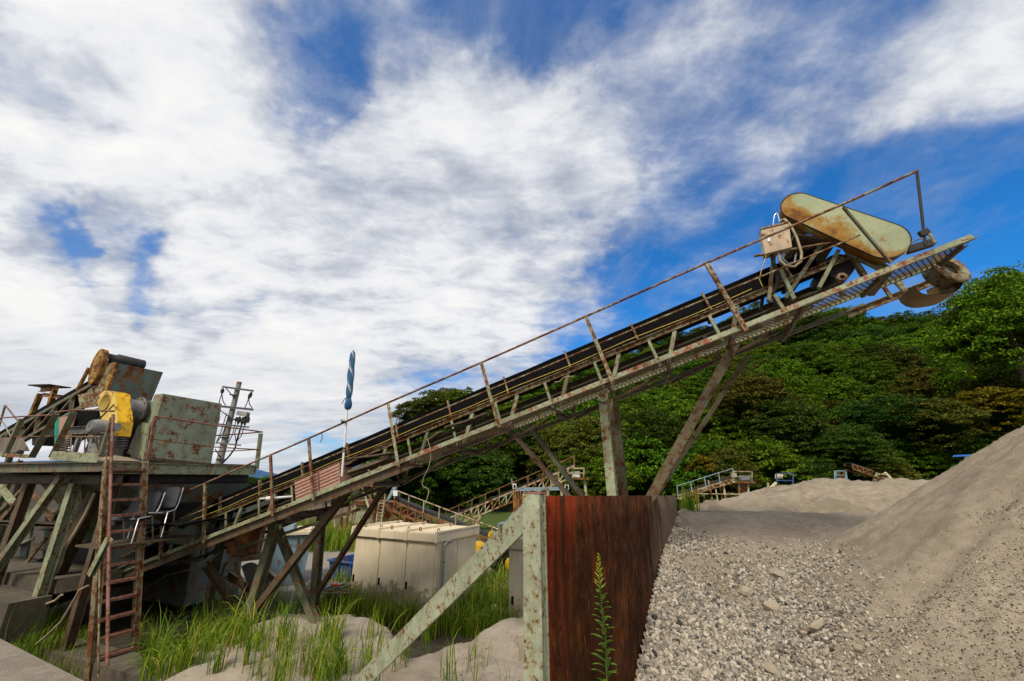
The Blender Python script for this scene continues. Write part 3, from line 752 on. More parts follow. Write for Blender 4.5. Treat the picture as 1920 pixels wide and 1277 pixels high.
pf_ = Lp(1104, 950, WF); cleg('green_dark', Lp(990, 796, WF), Lp(1088, 925, WF), 'C', .07, .15, z=pf_.z)
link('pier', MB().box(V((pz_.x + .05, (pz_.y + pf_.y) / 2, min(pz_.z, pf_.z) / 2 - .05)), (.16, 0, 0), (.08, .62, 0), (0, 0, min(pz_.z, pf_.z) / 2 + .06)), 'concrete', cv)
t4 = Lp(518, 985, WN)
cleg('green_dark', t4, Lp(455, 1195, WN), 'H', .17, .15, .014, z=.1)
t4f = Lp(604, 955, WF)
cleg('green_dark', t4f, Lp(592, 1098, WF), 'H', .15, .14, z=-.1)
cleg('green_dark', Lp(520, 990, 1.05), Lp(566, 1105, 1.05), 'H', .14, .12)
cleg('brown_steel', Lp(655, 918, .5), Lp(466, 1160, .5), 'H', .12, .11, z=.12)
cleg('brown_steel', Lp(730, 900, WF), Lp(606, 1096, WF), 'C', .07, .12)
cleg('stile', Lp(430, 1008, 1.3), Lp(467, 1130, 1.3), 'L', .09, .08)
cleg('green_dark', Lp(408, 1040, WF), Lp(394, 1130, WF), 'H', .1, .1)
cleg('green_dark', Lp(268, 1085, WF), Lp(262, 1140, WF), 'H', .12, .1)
bar('trestle_head', cv, 'brown_steel', Lp(500, 985, WN), t4f + N * -.05, 'C', .07, .11, .01)
bar('trestle_head', cv, 'brown_steel', Lp(395, 1004, WN), Lp(655, 945, 1.6), 'C', .06, .09, .01)
bar('trestle_brace', cv, 'green_dark', Lp(446, 1028, WN), Lp(640, 958, WN) + W * .5, 'L', .06, .06, .01)
bar('trestle_tie', cv, 'stile', Lp(462, 1192, .7), Lp(520, 1180, 1.4), 'B', .08, .03)
link('pin_plate', MB().tube([t4 - W * .10, t4 - W * .08], .09, 16), 'green_dark', cv)
pipe('conduit_run', cv, 'dark_machine', [Lp(265, 1055, 1.0), Lp(340, 1040, .9), Lp(400, 1015, .85), Lp(418, 985, .8)], .016, 6)
pipe('conduit_run', cv, 'hose_tan', [Lp(265, 1110, .9), Lp(310, 1080, .9), Lp(370, 1065, .9), Lp(415, 1035, .9)], .014, 6)
bar('tail_beam', cv, 'green_dark', Lp(60, 1135, .3), Lp(270, 1062, .3), 'C', .06, .12, .01)
bar('tail_beam', cv, 'green', Lp(120, 1108, .0), Lp(262, 1048, .0), 'L', .07, .05, .01)
for px in (150, 205, 240):
    q = Lp(px, 1060 - (px - 150) * .45, .66); bar('tail_upright', cv, 'green_dark', q - N * .1, q + N * .45, 'L', .05, .05, .007, up=D)

# head drive
gA, gB = Lp(1497, 386, .42), Lp(1659, 450, .42)
rA, rB = .215, .265
x1 = (gB - gA).normalized(); y1 = x1.cross(W).normalized(); y1 = y1 if y1.z > 0 else -y1
dl = (gB - gA).length; ph = math.asin((rB - rA) / dl)
poly = [gA + (x1 * cos(a) + y1 * sin(a)) * rA for a in np.linspace(pi / 2 + ph, 3 * pi / 2 - ph, 18)] + [gB + (x1 * cos(a) + y1 * sin(a)) * rB for a in np.linspace(-pi / 2 - ph, pi / 2 + ph, 22)]
def m_guard(o_, yv, r_):
    nt, b = newmat('guard_rust'); lo_ = o_ - rootloc[cv.name]
    tc = nd(nt, 'ShaderNodeTexCoord'); sb = nd(nt, 'ShaderNodeVectorMath', operation='SUBTRACT'); lk(nt, tc.outputs['Object'], sb.inputs[0]); sb.inputs[1].default_value = lo_
    dp = nd(nt, 'ShaderNodeVectorMath', operation='DOT_PRODUCT'); lk(nt, sb.outputs[0], dp.inputs[0]); dp.inputs[1].default_value = yv / r_
    n1 = noise_n(nt, 3.2, 7, .68); n2 = noise_n(nt, 14., 6, .7); n3 = noise_n(nt, 1.3, 3, .5)
    c = ramp(nt, n3, [(.3, (.27, .32, .19)), (.7, (.36, .405, .255))])
    c = mix(nt, ramp(nt, n2, [(.5, g(0)), (.75, g(.4))]), c, (.24, .20, .07))
    m1 = nd(nt, 'ShaderNodeMath', operation='MULTIPLY_ADD'); lk(nt, dp.outputs['Value'], m1.inputs[0]); m1.inputs[1].default_value = -.17; lk(nt, n1, m1.inputs[2])
    m2 = nd(nt, 'ShaderNodeMath', operation='MULTIPLY_ADD'); lk(nt, n2, m2.inputs[0]); m2.inputs[1].default_value = .16; lk(nt, m1.outputs[0], m2.inputs[2])
    c = mix(nt, ramp(nt, m2.outputs[0], [(.53, g(0)), (.61, g(.75)), (.70, g(.95))]), c, (.30, .145, .012))
    c = mix(nt, ramp(nt, m2.outputs[0], [(.67, g(0)), (.78, g(.85))]), c, (.12, .04, .006))
    lk(nt, c, b.inputs['Base Color']); b.inputs['Roughness'].default_value = .7; b.inputs['Specular IOR Level'].default_value = .2; bump(nt, b, n2, .3, .004)
m_guard((gA + gB) / 2, y1, .26)
gd = link('drive_guard', MB().prism(poly, W * .17), 'guard_rust', cv)
rim = MB()
for sgn in (0, 1):
    n_ = len(poly); c0 = (gA + gB) / 2
    a = [p - W * .006 for p in poly]; b = [p + (p - c0).normalized() * .016 - W * .006 for p in poly]; c_ = [p + W * .03 for p in b]; d_ = [p + W * .03 for p in poly]
    vs = a + b + c_ + d_; fs = []
    for i in range(n_):
        j = (i + 1) % n_
        for k_ in range(4): fs.append((k_ * n_ + i, k_ * n_ + j, ((k_ + 1) % 4) * n_ + j, ((k_ + 1) % 4) * n_ + i))
    if sgn == 0: rim.add(vs, fs)
link('rim', rim, 'dark_machine', gd)
pipe('drive_motor', cv, 'dark_machine', [gA + W * .20, gA + W * .24, gA + W * .26, gA + W * .72, gA + W * .74, gA + W * .8], [.10, .10, .15, .15, .13, .10], 18)
link('motor_foot', MB().box(gA + W * .48 - N * .16 + D * .02, D * .17, W * .22, N * .02), 'dark_machine', cv)
link('gear_case', MB().box(gA + W * .5 + D * .34 - N * .08, D * .14, W * .16, N * .13), 'brown_steel', cv)
for w_ in (.66, 1.45):
    for a_, b_, m_, ww in [((1545, 452), (1472, 560), 'green_dark', .08), ((1585, 462), (1622, 520), 'green_dark', .10), ((1452, 470), (1441, 565), 'stile', .07), ((1462, 505), (1488, 562), 'green', .10), ((1572, 470), (1535, 540), 'green', .07)]:
        bar('drive_frame_leg', cv, m_, Lp(*a_, .66) + W * (w_ - .66), Lp(*b_, .66) + W * (w_ - .66), 'C', .05, ww, .008, up=W)
    bar('drive_frame_beam', cv, 'green_dark', Lp(1465, 470, .66) + W * (w_ - .66), Lp(1600, 448, .66) + W * (w_ - .66), 'L', .06, .05, .008)
    bar('drive_frame_beam', cv, 'green', Lp(1490, 432, .66) + W * (w_ - .66), Lp(1560, 440, .66) + W * (w_ - .66), 'L', .05, .05, .008)
for a_ in [(1500, 445), (1560, 455)]:
    bar('drive_cross_beam', cv, 'brown_steel', Lp(*a_, .66), Lp(*a_, .66) + W * .8, 'C', .05, .09, .008)
link('motor_plate', MB().hexa([Lp(1490, 440, .55), Lp(1560, 452, .55), Lp(1560, 452, .55) + W * .8, Lp(1490, 440, .55) + W * .8,
                               Lp(1490, 436, .55), Lp(1560, 448, .55), Lp(1560, 448, .55) + W * .8, Lp(1490, 436, .55) + W * .8]), 'brown_steel', cv)
bar('head_brace', cv, 'green', Lp(1590, 470, .62), Lp(1660, 505, .62), 'C', .06, .11, .01)
bar('head_brace', cv, 'brown_steel', Lp(1672, 500, .05), Lp(1632, 552, .58), 'L', .07, .06, .008)
bar('head_arm', cv, 'green_rusty', Lp(1590, 590, 1.5), Lp(1745, 530, 1.5), 'C', .05, .10, .01)
bar('head_arm', cv, 'green_rusty', Lp(1655, 535, 1.2), Lp(1672, 560, 1.2), 'L', .04, .04, .007)
bar('head_arm', cv, 'green', Lp(1682, 525, 1.3), Lp(1700, 552, 1.3), 'L', .06, .05, .007)
bar('bearing_beam', cv, 'dark_machine', Lp(1700, 470, .7), Lp(1748, 455, .7), 'B', .09, .09)
# control box on its bracket
qb = [Lp(1434, 476, .3), Lp(1485, 463, .3), Lp(1479, 418, .3), Lp(1427, 431, .3)]
cbx = link('control_box', MB().prism(qb, W * .17), 'beige_box', cv)
link('lid_edge', MB().prism([qb[3] + (qb[3] - qb[0]) * .01 - W * .012, qb[2] + (qb[2] - qb[1]) * .01 - W * .012, qb[2] + (qb[2] - qb[1]) * .075 - W * .012, qb[3] + (qb[3] - qb[0]) * .075 - W * .012], W * .195), 'stile', cbx)
lc = qb[0].lerp(qb[1], .24).lerp(qb[3].lerp(qb[2], .2), .52)
xb = (qb[1] - qb[0]).normalized(); yb = (qb[3] - qb[0]).normalized()
lt_ = link('latch', MB().box(lc - W * .006, xb * .018, W * .006, yb * .036), 'chrome', cbx)
bar('box_bracket', cv, 'stile', Lp(1414, 479, .36), Lp(1568, 452, .50), 'L', .05, .04, .007)
pipe('motor_hose', cv, 'hose_tan', [Lp(1459, 474, .36), Lp(1462, 488, .35), Lp(1474, 499, .34), Lp(1490, 500, .34), Lp(1502, 490, .35), Lp(1503, 474, .36), Lp(1494, 446, .38), Lp(1482, 422, .40), Lp(1471, 411, .45), Lp(1462, 415, .5)], .018)
pipe('motor_hose', cv, 'dark_machine', [Lp(1447, 475, .38), Lp(1450, 492, .40), Lp(1458, 512, .5), Lp(1458, 535, .6), Lp(1448, 552, .64)], .028)
pipe('motor_hose', cv, 'grey_plastic', [Lp(1467, 472, .36), Lp(1468, 486, .36), Lp(1478, 495, .36), Lp(1490, 492, .38), Lp(1493, 474, .5)], .014)
pipe('switch_cord', cv, 'yellow_rope', [Lp(1437, 478, .1), Lp(1428, 505, .1), Lp(1424, 524, .1), Lp(1430, 538, .1)], .006, 5)
pipe('switch_lever', cv, 'chrome', [Lp(1449, 424, .4), Lp(1452, 404, .4), Lp(1456, 399, .4), Lp(1459, 404, .4), Lp(1462, 416, .4)], .008, 6)
# discharge spout at the head end
sc_ = Lp(1786, 501, .60); spa = (W * .80 - D * .45 - N * .1).normalized()
sp_ = link('discharge_spout', MB().lathe(sc_, spa, [(0, .11), (0, .20), (.012, .235), (.03, .235), (.035, .19), (.22, .19), (.24, .15), (.05, .11), (0, .11)], 36), 'spout_green', cv)
link('spout_bore', MB().lathe(sc_ + spa * .06, spa, [(0, .0), (0, .112)], 24), 'dark_machine', sp_)
lip = MB(); rows = []
c1 = Lp(1742, 532, .78)
for i in range(13):
    a = pi * .98 + pi * 1.02 * i / 12
    e = (D * cos(a) + N * sin(a))
    rr2 = .245 + .02 * sin(i * .9)
    rows.append([c1 + e * rr2 * .96 - W * .16, c1 + e * rr2 + W * .02, c1 + e * rr2 * .98 + W * .26, c1 + e * .12 + W * .34])
lip.sheet(rows, smooth=True).sheet([[p + (p - c1).normalized() * .016 for p in r][::-1] for r in rows], smooth=True)
link('spout_lip', lip, 'tan_lining', sp_)
pipe('spout_strut', cv, 'stile', [Lp(1672, 525, 1.0), c1 - D * .24 + W * .1], .014)
pipe('grease_line', cv, 'hemp_rope', [Lp(1696, 478, .4), Lp(1706, 458, .4), Lp(1722, 448, .3), Lp(1742, 447, .2), Lp(1756, 454, .1)], .009, 6)
link('idler_spool', MB().lathe(Lp(1578, 521, .62), W, [(-.03, .03), (-.03, .065), (.03, .065), (.03, .03)], 16), 'stile', cv)

# ------------------------------------------------------------------ things left on the walkway
def tie(pts, r, lab, cat='rope', name='rope', mat='hemp_rope'):
    o = link(name, MB().tube(pts, r, 6), mat); return tag(o, lab, cat)
um = thing('parasol', 'furled blue parasol with white stripes tied upright to the handrail on a white pole', 'parasol', Lp(642, 893, .05))
ub, ut = Lp(641, 893, .06), Lp(652, 755, -.0); utop = Lp(661, 657, -.02)
pipe('pole', um, 'white_pvc', [ub, Lp(647, 820, -.0), ut], .021)
pipe('pole_band', um, 'dark_machine', [Lp(644.4, 842, .0), Lp(644.7, 839, .0)], .024)
ax = (utop - ut).normalized(); ln = (utop - Lp(652, 768, 0)).length; base = Lp(652, 768, 0)
sx = ax.cross(V((0, 1, 0))).normalized(); sy = ax.cross(sx)
vs, fs, st = [], [], []; NA, NL = 28, 40
for i in range(NL + 1):
    t = i / NL; r = np.interp(t, [0, .03, .10, .17, .20, .24, .5, .8, .95, 1], [.03, .055, .062, .05, .036, .05, .058, .05, .04, .012])
    for k_ in range(NA):
        a = 2 * pi * k_ / NA
        rr = r * (1 + .16 * sin(a * 4 + t * 22) + .05 * sin(a * 9 + t * 40))
        vs.append(base + ax * (ln * t) + (sx * cos(a) + sy * sin(a)) * rr); st.append((a / (2 * pi) * 2 + t * 3.4) % 1 if t > .2 else .1)
for i in range(NL):
    for k_ in range(NA):
        j = (k_ + 1) % NA; fs.append((i * NA + k_, i * NA + j, (i + 1) * NA + j, (i + 1) * NA + k_))
cn = link('canopy', MB().add(vs, fs, True), 'umbrella_cloth', um)
cn.data.attributes.new('stripe', 'FLOAT', 'POINT').data.foreach_set('value', st)
tiec = base + ax * ln * .20
pipe('strap', um, 'black_rubber', [tiec + (sx * cos(a) + sy * sin(a)) * .042 for a in np.linspace(0, 2 * pi, 13)] + [tiec + sx * .06 + V((.02, 0, .0)), tiec + sx * .09 - V((0, 0, .05)), tiec + sx * .11 - V((0, 0, .12))], .007, 6)
q = Lp(645, 792, -.045)
tie([q + D * .03 + N * .02 - W * .03, q - W * .03 - D * .03, q - D * .035 + W * .03, q + D * .03 + W * .03, q + D * .03 + N * .02 - W * .03, q - D * .03 + N * .02 - W * .03, q - D * .02 + N * .06 - W * .03], .009, 'black cord lashing the white parasol pole to the handrail', 'cord', 'cord', 'dark_machine')
q = Lp(603, 812, -.045)
tie([q - N * .01, q - N * .04 + D * .006, Lp(604, 822, -.045), Lp(601, 830, -.045)], .007, 'short black strip dangling from the handrail beside the parasol', 'cord', 'cord', 'dark_machine')
q = [Lp(801, 822, -.02), Lp(806, 838, -.02), Lp(808, 858, .0), Lp(804, 876, .0), Lp(795, 894, .0), Lp(791, 908, .0), Lp(796, 914, .0), Lp(803, 916, .0), Lp(804, 924, .0), Lp(798, 944, .0)]
tie(q, .0065, 'frayed pale rope hanging down below the walkway with a kink near its end')
q = [Lp(1733, 432, -.05), Lp(1741, 436, -.06), Lp(1746, 444, -.06), Lp(1752, 455, -.05)]
tie(q, .016, 'knotted white rag rope tied to the end post at the top of the handrail')
q = [Lp(1040 + i * 9, 718 - i * 3.4 + 3 * sin(i * 2.1), -.0) for i in range(5)]
tie([p + N * .012 for p in q], .008, 'loose pale rope end lying on the walkway edge in mid span')
pl = L(-8.1, .2, .12)
wp = thing('white_pipe', 'white plastic pipe with a clamp end lying across the walkway low on the conveyor', 'pipe', pl)
a, b = Lp(500, 935, -.06), Lp(548, 931, .25)
pipe('tube', wp, 'white_pvc', [a, b], .021)
link('clamp', MB().tube([a - (b - a).normalized() * .01, a + (b - a).normalized() * .09], .036, 12).box(a - (b - a).normalized() * .05 + V((0, 0, .01)), (b - a).normalized() * .05, W * .02, V((0, 0, .014))), 'white_pvc', wp)
# pink slatted crate standing on the walkway
cr = thing('crate', 'pinkish slatted plastic crate standing against the rail post beside the parasol pole', 'crate', Lp(590, 925, .06))
cf = [Lp(555, 941, .05), Lp(637, 905, .05), Lp(636, 866, .05), Lp(552, 903, .05)]
def cq(u, v, dw=0): return cf[0].lerp(cf[1], u).lerp(cf[3].lerp(cf[2], u), v) + W * dw
link('front_panel', MB().prism([cq(0, 0), cq(1, 0), cq(1, 1), cq(0, 1)], W * .012), 'crate_pink', cr)
link('back_panel', MB().prism([cq(0, 0, .30), cq(1, 0, .30), cq(1, 1, .30), cq(0, 1, .30)], W * .012), 'crate_pink', cr)
for u in (.005, .985): link('end_panel', MB().prism([cq(u, 0, .013), cq(u, 1, .013), cq(u, 1, .299), cq(u, 0, .299)], (cq(1, 0) - cq(0, 0)).normalized() * .012), 'crate_pink', cr)
for v in (.16, .32, .48, .64, .80): link('slat', MB().tube([cq(.01, v, -.004), cq(.99, v, -.004)], .006, 6), 'crate_bar', cr)
link('top_edge', MB().tube([cq(0, 1, .0), cq(1, 1, .0)], .013, 6), 'crate_bar', cr)
link('middle_stile', MB().prism([cq(.53, 0, -.012), cq(.56, 0, -.012), cq(.56, 1, -.012), cq(.53, 1, -.012)], W * .012), 'crate_bar', cr)
# planks and scraps on the walkway
def plank(px0, py0, px1, py1, w_, wid, th, mat, name, lab, cat, lift=0.):
    a, b = Lp(px0, py0, w_) + N * lift, Lp(px1, py1, w_) + N * lift
    n_ = 6; m = MB(); ax_ = (b - a).normalized(); rows_t = []
    for i in range(n_ + 1):
        t = i / n_; c = a.lerp(b, t) + N * (.012 * sin(t * 5 + px0)); wv = wid * (1 - .25 * abs(sin(t * 3 + px0)))
        rows_t.append((c, wv))
    for i in range(n_):
        (c0, w0), (c1, w1) = rows_t[i], rows_t[i + 1]
        m.hexa([c0 - W * w0 / 2, c1 - W * w1 / 2, c1 + W * w1 / 2, c0 + W * w0 / 2] + [q_ + N * th for q_ in (c0 - W * w0 / 2, c1 - W * w1 / 2, c1 + W * w1 / 2, c0 + W * w0 / 2)])
    return tag(link(name, m, mat), lab, cat)
plank(648, 868, 738, 852, .16, .2, .02, 'weathered_wood', 'plank', 'grey weathered plank lying on scraps just above the crate on the walkway', 'plank', .03)
plank(645, 878, 700, 858, .3, .3, .015, 'black_rubber', 'rubber_sheet', 'black rubber sheet poking out under the grey plank by the parasol', 'rubber sheet', .0)
plank(655, 888, 735, 858, .25, .3, .05, 'weathered_wood', 'plank', 'thick dark plank lying lowest in the scraps beside the crate', 'plank', -.02)
plank(838, 806, 915, 780, .22, .14, .02, 'weathered_wood', 'plank', 'dark splintered board on the walkway midway between two rail posts', 'plank', .03)
plank(820, 818, 905, 786, .3, .18, .015, 'dark_machine', 'plank', 'blackened flat board under the splintered one on the walkway', 'plank', .0)
plank(802, 826, 830, 812, .2, .1, .02, 'weathered_wood', 'plank', 'short wood offcut at the end of the blackened board', 'plank', .01)
# ------------------------------------------------------------------ crusher platform on the left
ZP = 3.3
bR = (Qa(480, 884, 0.) - PO).dot(W)          # far right corner of the platform
pf = thing('working_platform', 'raised rusty green steel platform with railings and a hopper underneath, carrying the crusher', 'platform', Q(-2, 1.2, .9))
def qbar(name, mat, a, b, prof='C', w=.07, h=.14, t=.01, up=(0, 0, 1), flip=False): return bar(name, pf, mat, a, b, prof, w, h, t, up, flip)
link('deck', MB().box(Q(-2.6, bR / 2, ZP - .012), ES * 2.58, W * (bR / 2 - .02), (0, 0, .01)), 'brown_steel', pf)
for b_, m_ in ((0., 'green_dark'), (bR, 'green_dark')): qbar('edge_beam', m_, Q(-5.3, b_, ZP - .11), Q(-.06, b_, ZP - .11), 'C', .07, .17)
for a_, m_ in ((0., 'green'), (-1.7, 'green_dark'), (-3.4, 'green_dark')): qbar('floor_beam', m_, Q(a_, .05, ZP - .13), Q(a_, bR - .05, ZP - .13), 'H', .1, .2, .012)
qbar('lower_beam', 'brown_steel', Q(-5.3, .35, ZP - .33), Q(-.1, .35, ZP - .33), 'H', .12, .16)
qbar('lower_beam', 'brown_steel', Q(-.35, .3, ZP - .33), Q(-.35, bR - .1, ZP - .33), 'H', .12, .14)
qbar('toe_board', 'green', Qb(96, 854, -.03), Qb(184, 859, -.03), 'B', .012, .16)
qbar('toe_board', 'green_rusty', Qb(-30, 850, -.03), Qb(54, 856, -.03), 'B', .012, .07)
def top_z(a, b, z): return Q(a, b, z)
def post_at(px, b, z1, mat='green_dark', prof='L', w=.07, lean=0):
    q = Qb(px, 860, b); q.z = ZP - .1
    return qbar('rail_post', mat, q, V((q.x, q.y, z1)) + ES * lean, prof, w, w, .008)
zt = {41: 785, 104: 776, 137: 772}
for px0, px1, y1 in ((8, 41, 785), (58, 104, 776), (96, 137, 772)):
    qbar('rail_post', 'green_dark', Qb(px0, 857, .0), Qb(px1, y1, .0), 'L', .11 if px0 != 8 else .08, .08, .009)
qbar('rail_post', 'green_dark', Qb(188, 857, .0), Qb(211, 783, .0), 'L', .06, .06, .008)
qbar('rail_post', 'green', Q(.0, bR, ZP - .1), Qa(489, 813, 0.), 'L', .07, .07, .008)
ctop = Qa(492, 810, 0.)
pipe('top_rail', pf, 'rail_rust', [Qb(105, 773, .0), Qb(139, 769, .0), Qb(180, 769, .0), Qb(213, 771, .0)], .018)
pipe('top_rail', pf, 'rail_red', [Qb(-20, 785, .0), Qb(40, 781, .0), Qb(103, 778, .0)], .016)
pipe('top_rail', pf, 'rail_red', [Qa(290, 780, .0), Qa(400, 797, .0), ctop], .016)
pipe('end_rail', pf, 'rail_rust', [ctop, Q(-1.2, bR, ctop.z - .02), Q(-3.2, bR, ctop.z - .03)], .016)
pipe('knee_rail', pf, 'rail_rust', [Qa(285, 823, .0), Qa(400, 838, .0), Qa(483, 843, .0)], .012)
pipe('knee_rail', pf, 'rail_rust', [Qa(483, 843, .0), Q(-2.5, bR, Qa(483, 843, 0).z - .02)], .012)
pipe('knee_rail', pf, 'rail_rust', [Qb(20, 819, .0), Qb(95, 818, .0), Qb(190, 819, .0)], .011)
pipe('guard_rail', pf, 'rail_rust', [Qb(118, 814, .3), Qb(195, 812, .3)], .012)
for px in (132, 158, 184): pipe('guard_upright', pf, 'rail_rust', [Qb(px, 852, .3), Qb(px + 2, 815, .3)], .011)
bar('rail_post', pf, 'rail_red', Qa(277, 862, .0), Qa(291, 782, .0), 'L', .05, .05, .007)
pipe('rail_brace', pf, 'rail_red', [Qb(10, 760, .6), Qb(34, 790, .6)], .016)
pipe('rail_brace', pf, 'green_rusty', [Qb(10, 760, .6), Qb(-2, 800, .6)], .022)
pipe('rail_brace', pf, 'hemp_rope', [Qb(5, 790, .6), Qb(20, 818, .6)], .012)
link('rubber_panel', MB().prism([Qb(-15, 848, .25), Qb(55, 846, .25), Qb(40, 820, .25), Qb(-15, 820, .25)], W * .015), 'fence_wood', pf)
link('rubber_roll', MB().tube([Qb(-20, 851, .2), Qb(38, 849, .2)], .06, 12), 'drum_grey', pf)
# legs: uprights on the footing, and raking braces
def pleg(px, py, b, z0=.2, mat='green_dark', prof='H', w=.15, h=.14, lean=0.):
    q = Qb(px, py, b); q.z = ZP - .40
    return bar('support_leg', pf, mat, q, V((q.x, q.y, z0)) + ES * lean, prof, w, h, .012, W)
pleg(62, 890, .35, mat='brown_steel', w=.17); pleg(146, 893, .35, mat='green', w=.17)
pleg(40, 890, 2.6); pleg(215, 893, 2.6, z0=.0, mat='brown_steel')
q = Q(-.3, .35, 0.0); bar('support_leg', pf, 'brown_steel', V((q.x, q.y, ZP - .4)), q, 'H', .13, .13, .012, W)
q = Q(-.3, bR - .3, 0.0); bar('support_leg', pf, 'green_dark', V((q.x, q.y, ZP - .4)), q, 'H', .13, .13, .012, W)
def rake(px0, py0, px1, py1, b, mat, w, h, prof='H', z=None):
    a_, b_ = Qb(px0, py0, b), Qb(px1, py1, b)
    return bar('leg_brace', pf, mat, a_, b_, prof, w, h, .012, W)
rake(118, 893, -8, 1068, .2, 'green', .14, .12); rake(190, 905, 80, 1132, .75, 'brown_steel', .24, .2)
rake(70, 895, -20, 1010, .9, 'stile', .1, .1, 'L'); rake(30, 880, -30, 1000, 1.4, 'green', .12, .1)
rake(88, 1010, 22, 1092, 1.2, 'stile', .07, .07, 'L'); rake(56, 985, 35, 1090, 1.5, 'hopper_green', .30, .05, 'B')
rake(255, 905, 190, 960, 1.3, 'stile', .09, .08, 'L'); rake(262, 925, 160, 1015, 1.5, 'green_dark', .09, .08, 'L'); rake(0, 915, 40, 862, 2.2, 'ochre', .09, .09, 'L')
rake(205, 1010, 170, 1078, -.12, 'green', .1, .07, 'C')
qbar('middle_shelf', 'brown_steel', Qb(-20, 978, .8), Qb(130, 985, .8), 'C', .3, .07)
qbar('middle_shelf', 'stile', Qb(95, 988, 1.0), Qb(150, 996, 1.0), 'C', .4, .07)
# hopper
def hopper(cx, cy, a0, a1, b0, b1, zt_, ca, cb, r, zb, mat, zm=None):
    m = MB(); top = [Q(a0, b0, zt_), Q(a1, b0, zt_), Q(a1, b1, zt_), Q(a0, b1, zt_)]; bot = [Q(ca - r, cb - r, zb), Q(ca + r, cb - r, zb), Q(ca + r, cb + r, zb), Q(ca - r, cb + r, zb)]
    m.add(top + bot, [(0, 1, 5, 4), (1, 2, 6, 5), (2, 3, 7, 6), (3, 0, 4, 7), (0, 3, 2, 1)])
    low = [p - V((0, 0, .35)) for p in bot]; m.add(bot + low, [(0, 1, 5, 4), (1, 2, 6, 5), (2, 3, 7, 6), (3, 0, 4, 7)])
    return link('hopper', m, mat, pf)
hopper(0, 0, -3.3, -1.75, .5, 2.2, ZP - .42, -2.6, 1.2, .18, 2.1, 'green')
hopper(0, 0, -1.68, -.1, .45, bR - .05, ZP - .42, -.9, 2.3, .3, 2.0, 'hopper_green')
link('hopper_apron', MB().prism([Q(-.12, 1.0, ZP - .38), Q(-.12, bR - .1, ZP - .38), Q(-.45, bR - .35, ZP - 1.05), Q(-.75, 2.0, ZP - 1.35), Q(-.5, 1.4, ZP - 1.2)], ES * .02), 'dark_machine', pf)  # near-black plate: shade on the hopper's right side put into the colour
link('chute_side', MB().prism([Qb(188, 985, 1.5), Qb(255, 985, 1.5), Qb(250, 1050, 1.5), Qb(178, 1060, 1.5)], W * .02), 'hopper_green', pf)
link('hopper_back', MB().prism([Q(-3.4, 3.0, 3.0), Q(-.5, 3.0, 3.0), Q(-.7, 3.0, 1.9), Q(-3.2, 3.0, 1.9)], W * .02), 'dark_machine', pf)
link('under_deck', MB().hexa([Q(-5.2, .48, ZP - .43), Q(-.14, .48, ZP - .43), Q(-.14, bR - .06, ZP - .43), Q(-5.2, bR - .06, ZP - .43), Q(-5.2, .48, ZP - .04), Q(-.14, .48, ZP - .04), Q(-.14, bR - .06, ZP - .04), Q(-5.2, bR - .06, ZP - .04)]), 'dark_machine', pf)  # dark block added to close the sky gap and darken below the deck
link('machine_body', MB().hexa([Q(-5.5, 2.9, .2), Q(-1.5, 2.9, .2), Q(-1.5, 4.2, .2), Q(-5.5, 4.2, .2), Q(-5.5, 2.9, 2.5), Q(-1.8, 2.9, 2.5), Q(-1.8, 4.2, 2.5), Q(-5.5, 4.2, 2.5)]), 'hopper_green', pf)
for px0, py0, px1, py1, b_, m_, w_ in ((-10, 900, 60, 985, 1.2, 'green', .10), (62, 900, -15, 975, 1.3, 'green_dark', .09), (0, 935, 95, 930, 1.5, 'stile', .10), (150, 905, 100, 975, 1.1, 'stile', .08), (-10, 1040, 60, 1010, 1.4, 'green', .09), (210, 925, 245, 1060, 1.7, 'green_dark', .10), (225, 1045, 300, 1010, 1.4, 'stile', .07), (45, 1000, 0, 1075, 1.3, 'stile', .08), (20, 960, 130, 955, 2.2, 'green_dark', .12), (95, 960, 88, 1070, 2.1, 'hopper_green', .14), (128, 930, 75, 1075, 2.0, 'brown_steel', .10), (30, 1020, 150, 1035, 1.9, 'brown_steel', .12), (150, 930, 190, 1040, 1.9, 'green_dark', .10), (60, 925, 125, 1010, 1.7, 'stile', .07)):
    qbar('inner_frame', m_, Qb(px0, py0, b_), Qb(px1, py1, b_), 'L', w_, w_, .012)
link('feed_wheel', MB().lathe(Qb(70, 1075, 1.3), W, [(0, .05), (0, .30), (.12, .30), (.12, .05)], 20), 'black_rubber', pf)
link('feeder_base', MB().box(Q(-3.2, 2.4, 1.35), ES * 1.2, W * .5, (0, 0, .3)), 'dark_machine', pf)
pipe('conduit', pf, 'hose_tan', [Qb(178, 925, .5), Qb(160, 965, .5), Qb(140, 1000, .5), Qb(121, 1030, .5), Qb(114, 1055, .5), Qb(105, 1075, .5)], .03)
link('conduit_box', MB().box(Qb(99, 1075, .45), ES * .04, W * .04, V((0, 0, .10)) + ES * .03), 'galvanised', pf)
pipe('conduit', pf, 'hose_tan', [Qb(95, 1088, .45), Qb(84, 1103, .42), Qb(75, 1118, .4), Qb(76, 1128, .4), Qb(88, 1132, .4), Qb(104, 1126, .4), Qb(116, 1115, .4)], .022)
pipe('conduit', pf, 'hose_tan', [Qb(165, 1098, .1), Qb(150, 1106, .1), Qb(130, 1140, .1), Qb(115, 1165, .1), Qb(90, 1190, .1), Qb(68, 1208, .1)], .017)
pipe('hanging_tube', pf, 'green_rusty', [Qb(203, 826, -.14), Qb(194, 905, -.13), Qb(188, 1010, -.10), Qb(186, 1120, -.08), Qb(184, 1270, -.06)], .012)
pipe('hanging_tube', pf, 'rail_red', [Qb(212, 778, -.10), Qb(209, 850, -.1), Qb(205, 980, -.1), Qb(203, 1100, -.10), Qb(201, 1250, -.10)], .023)
fa_ = (Qb(12, 1146, -.1) - PO).dot(ES)
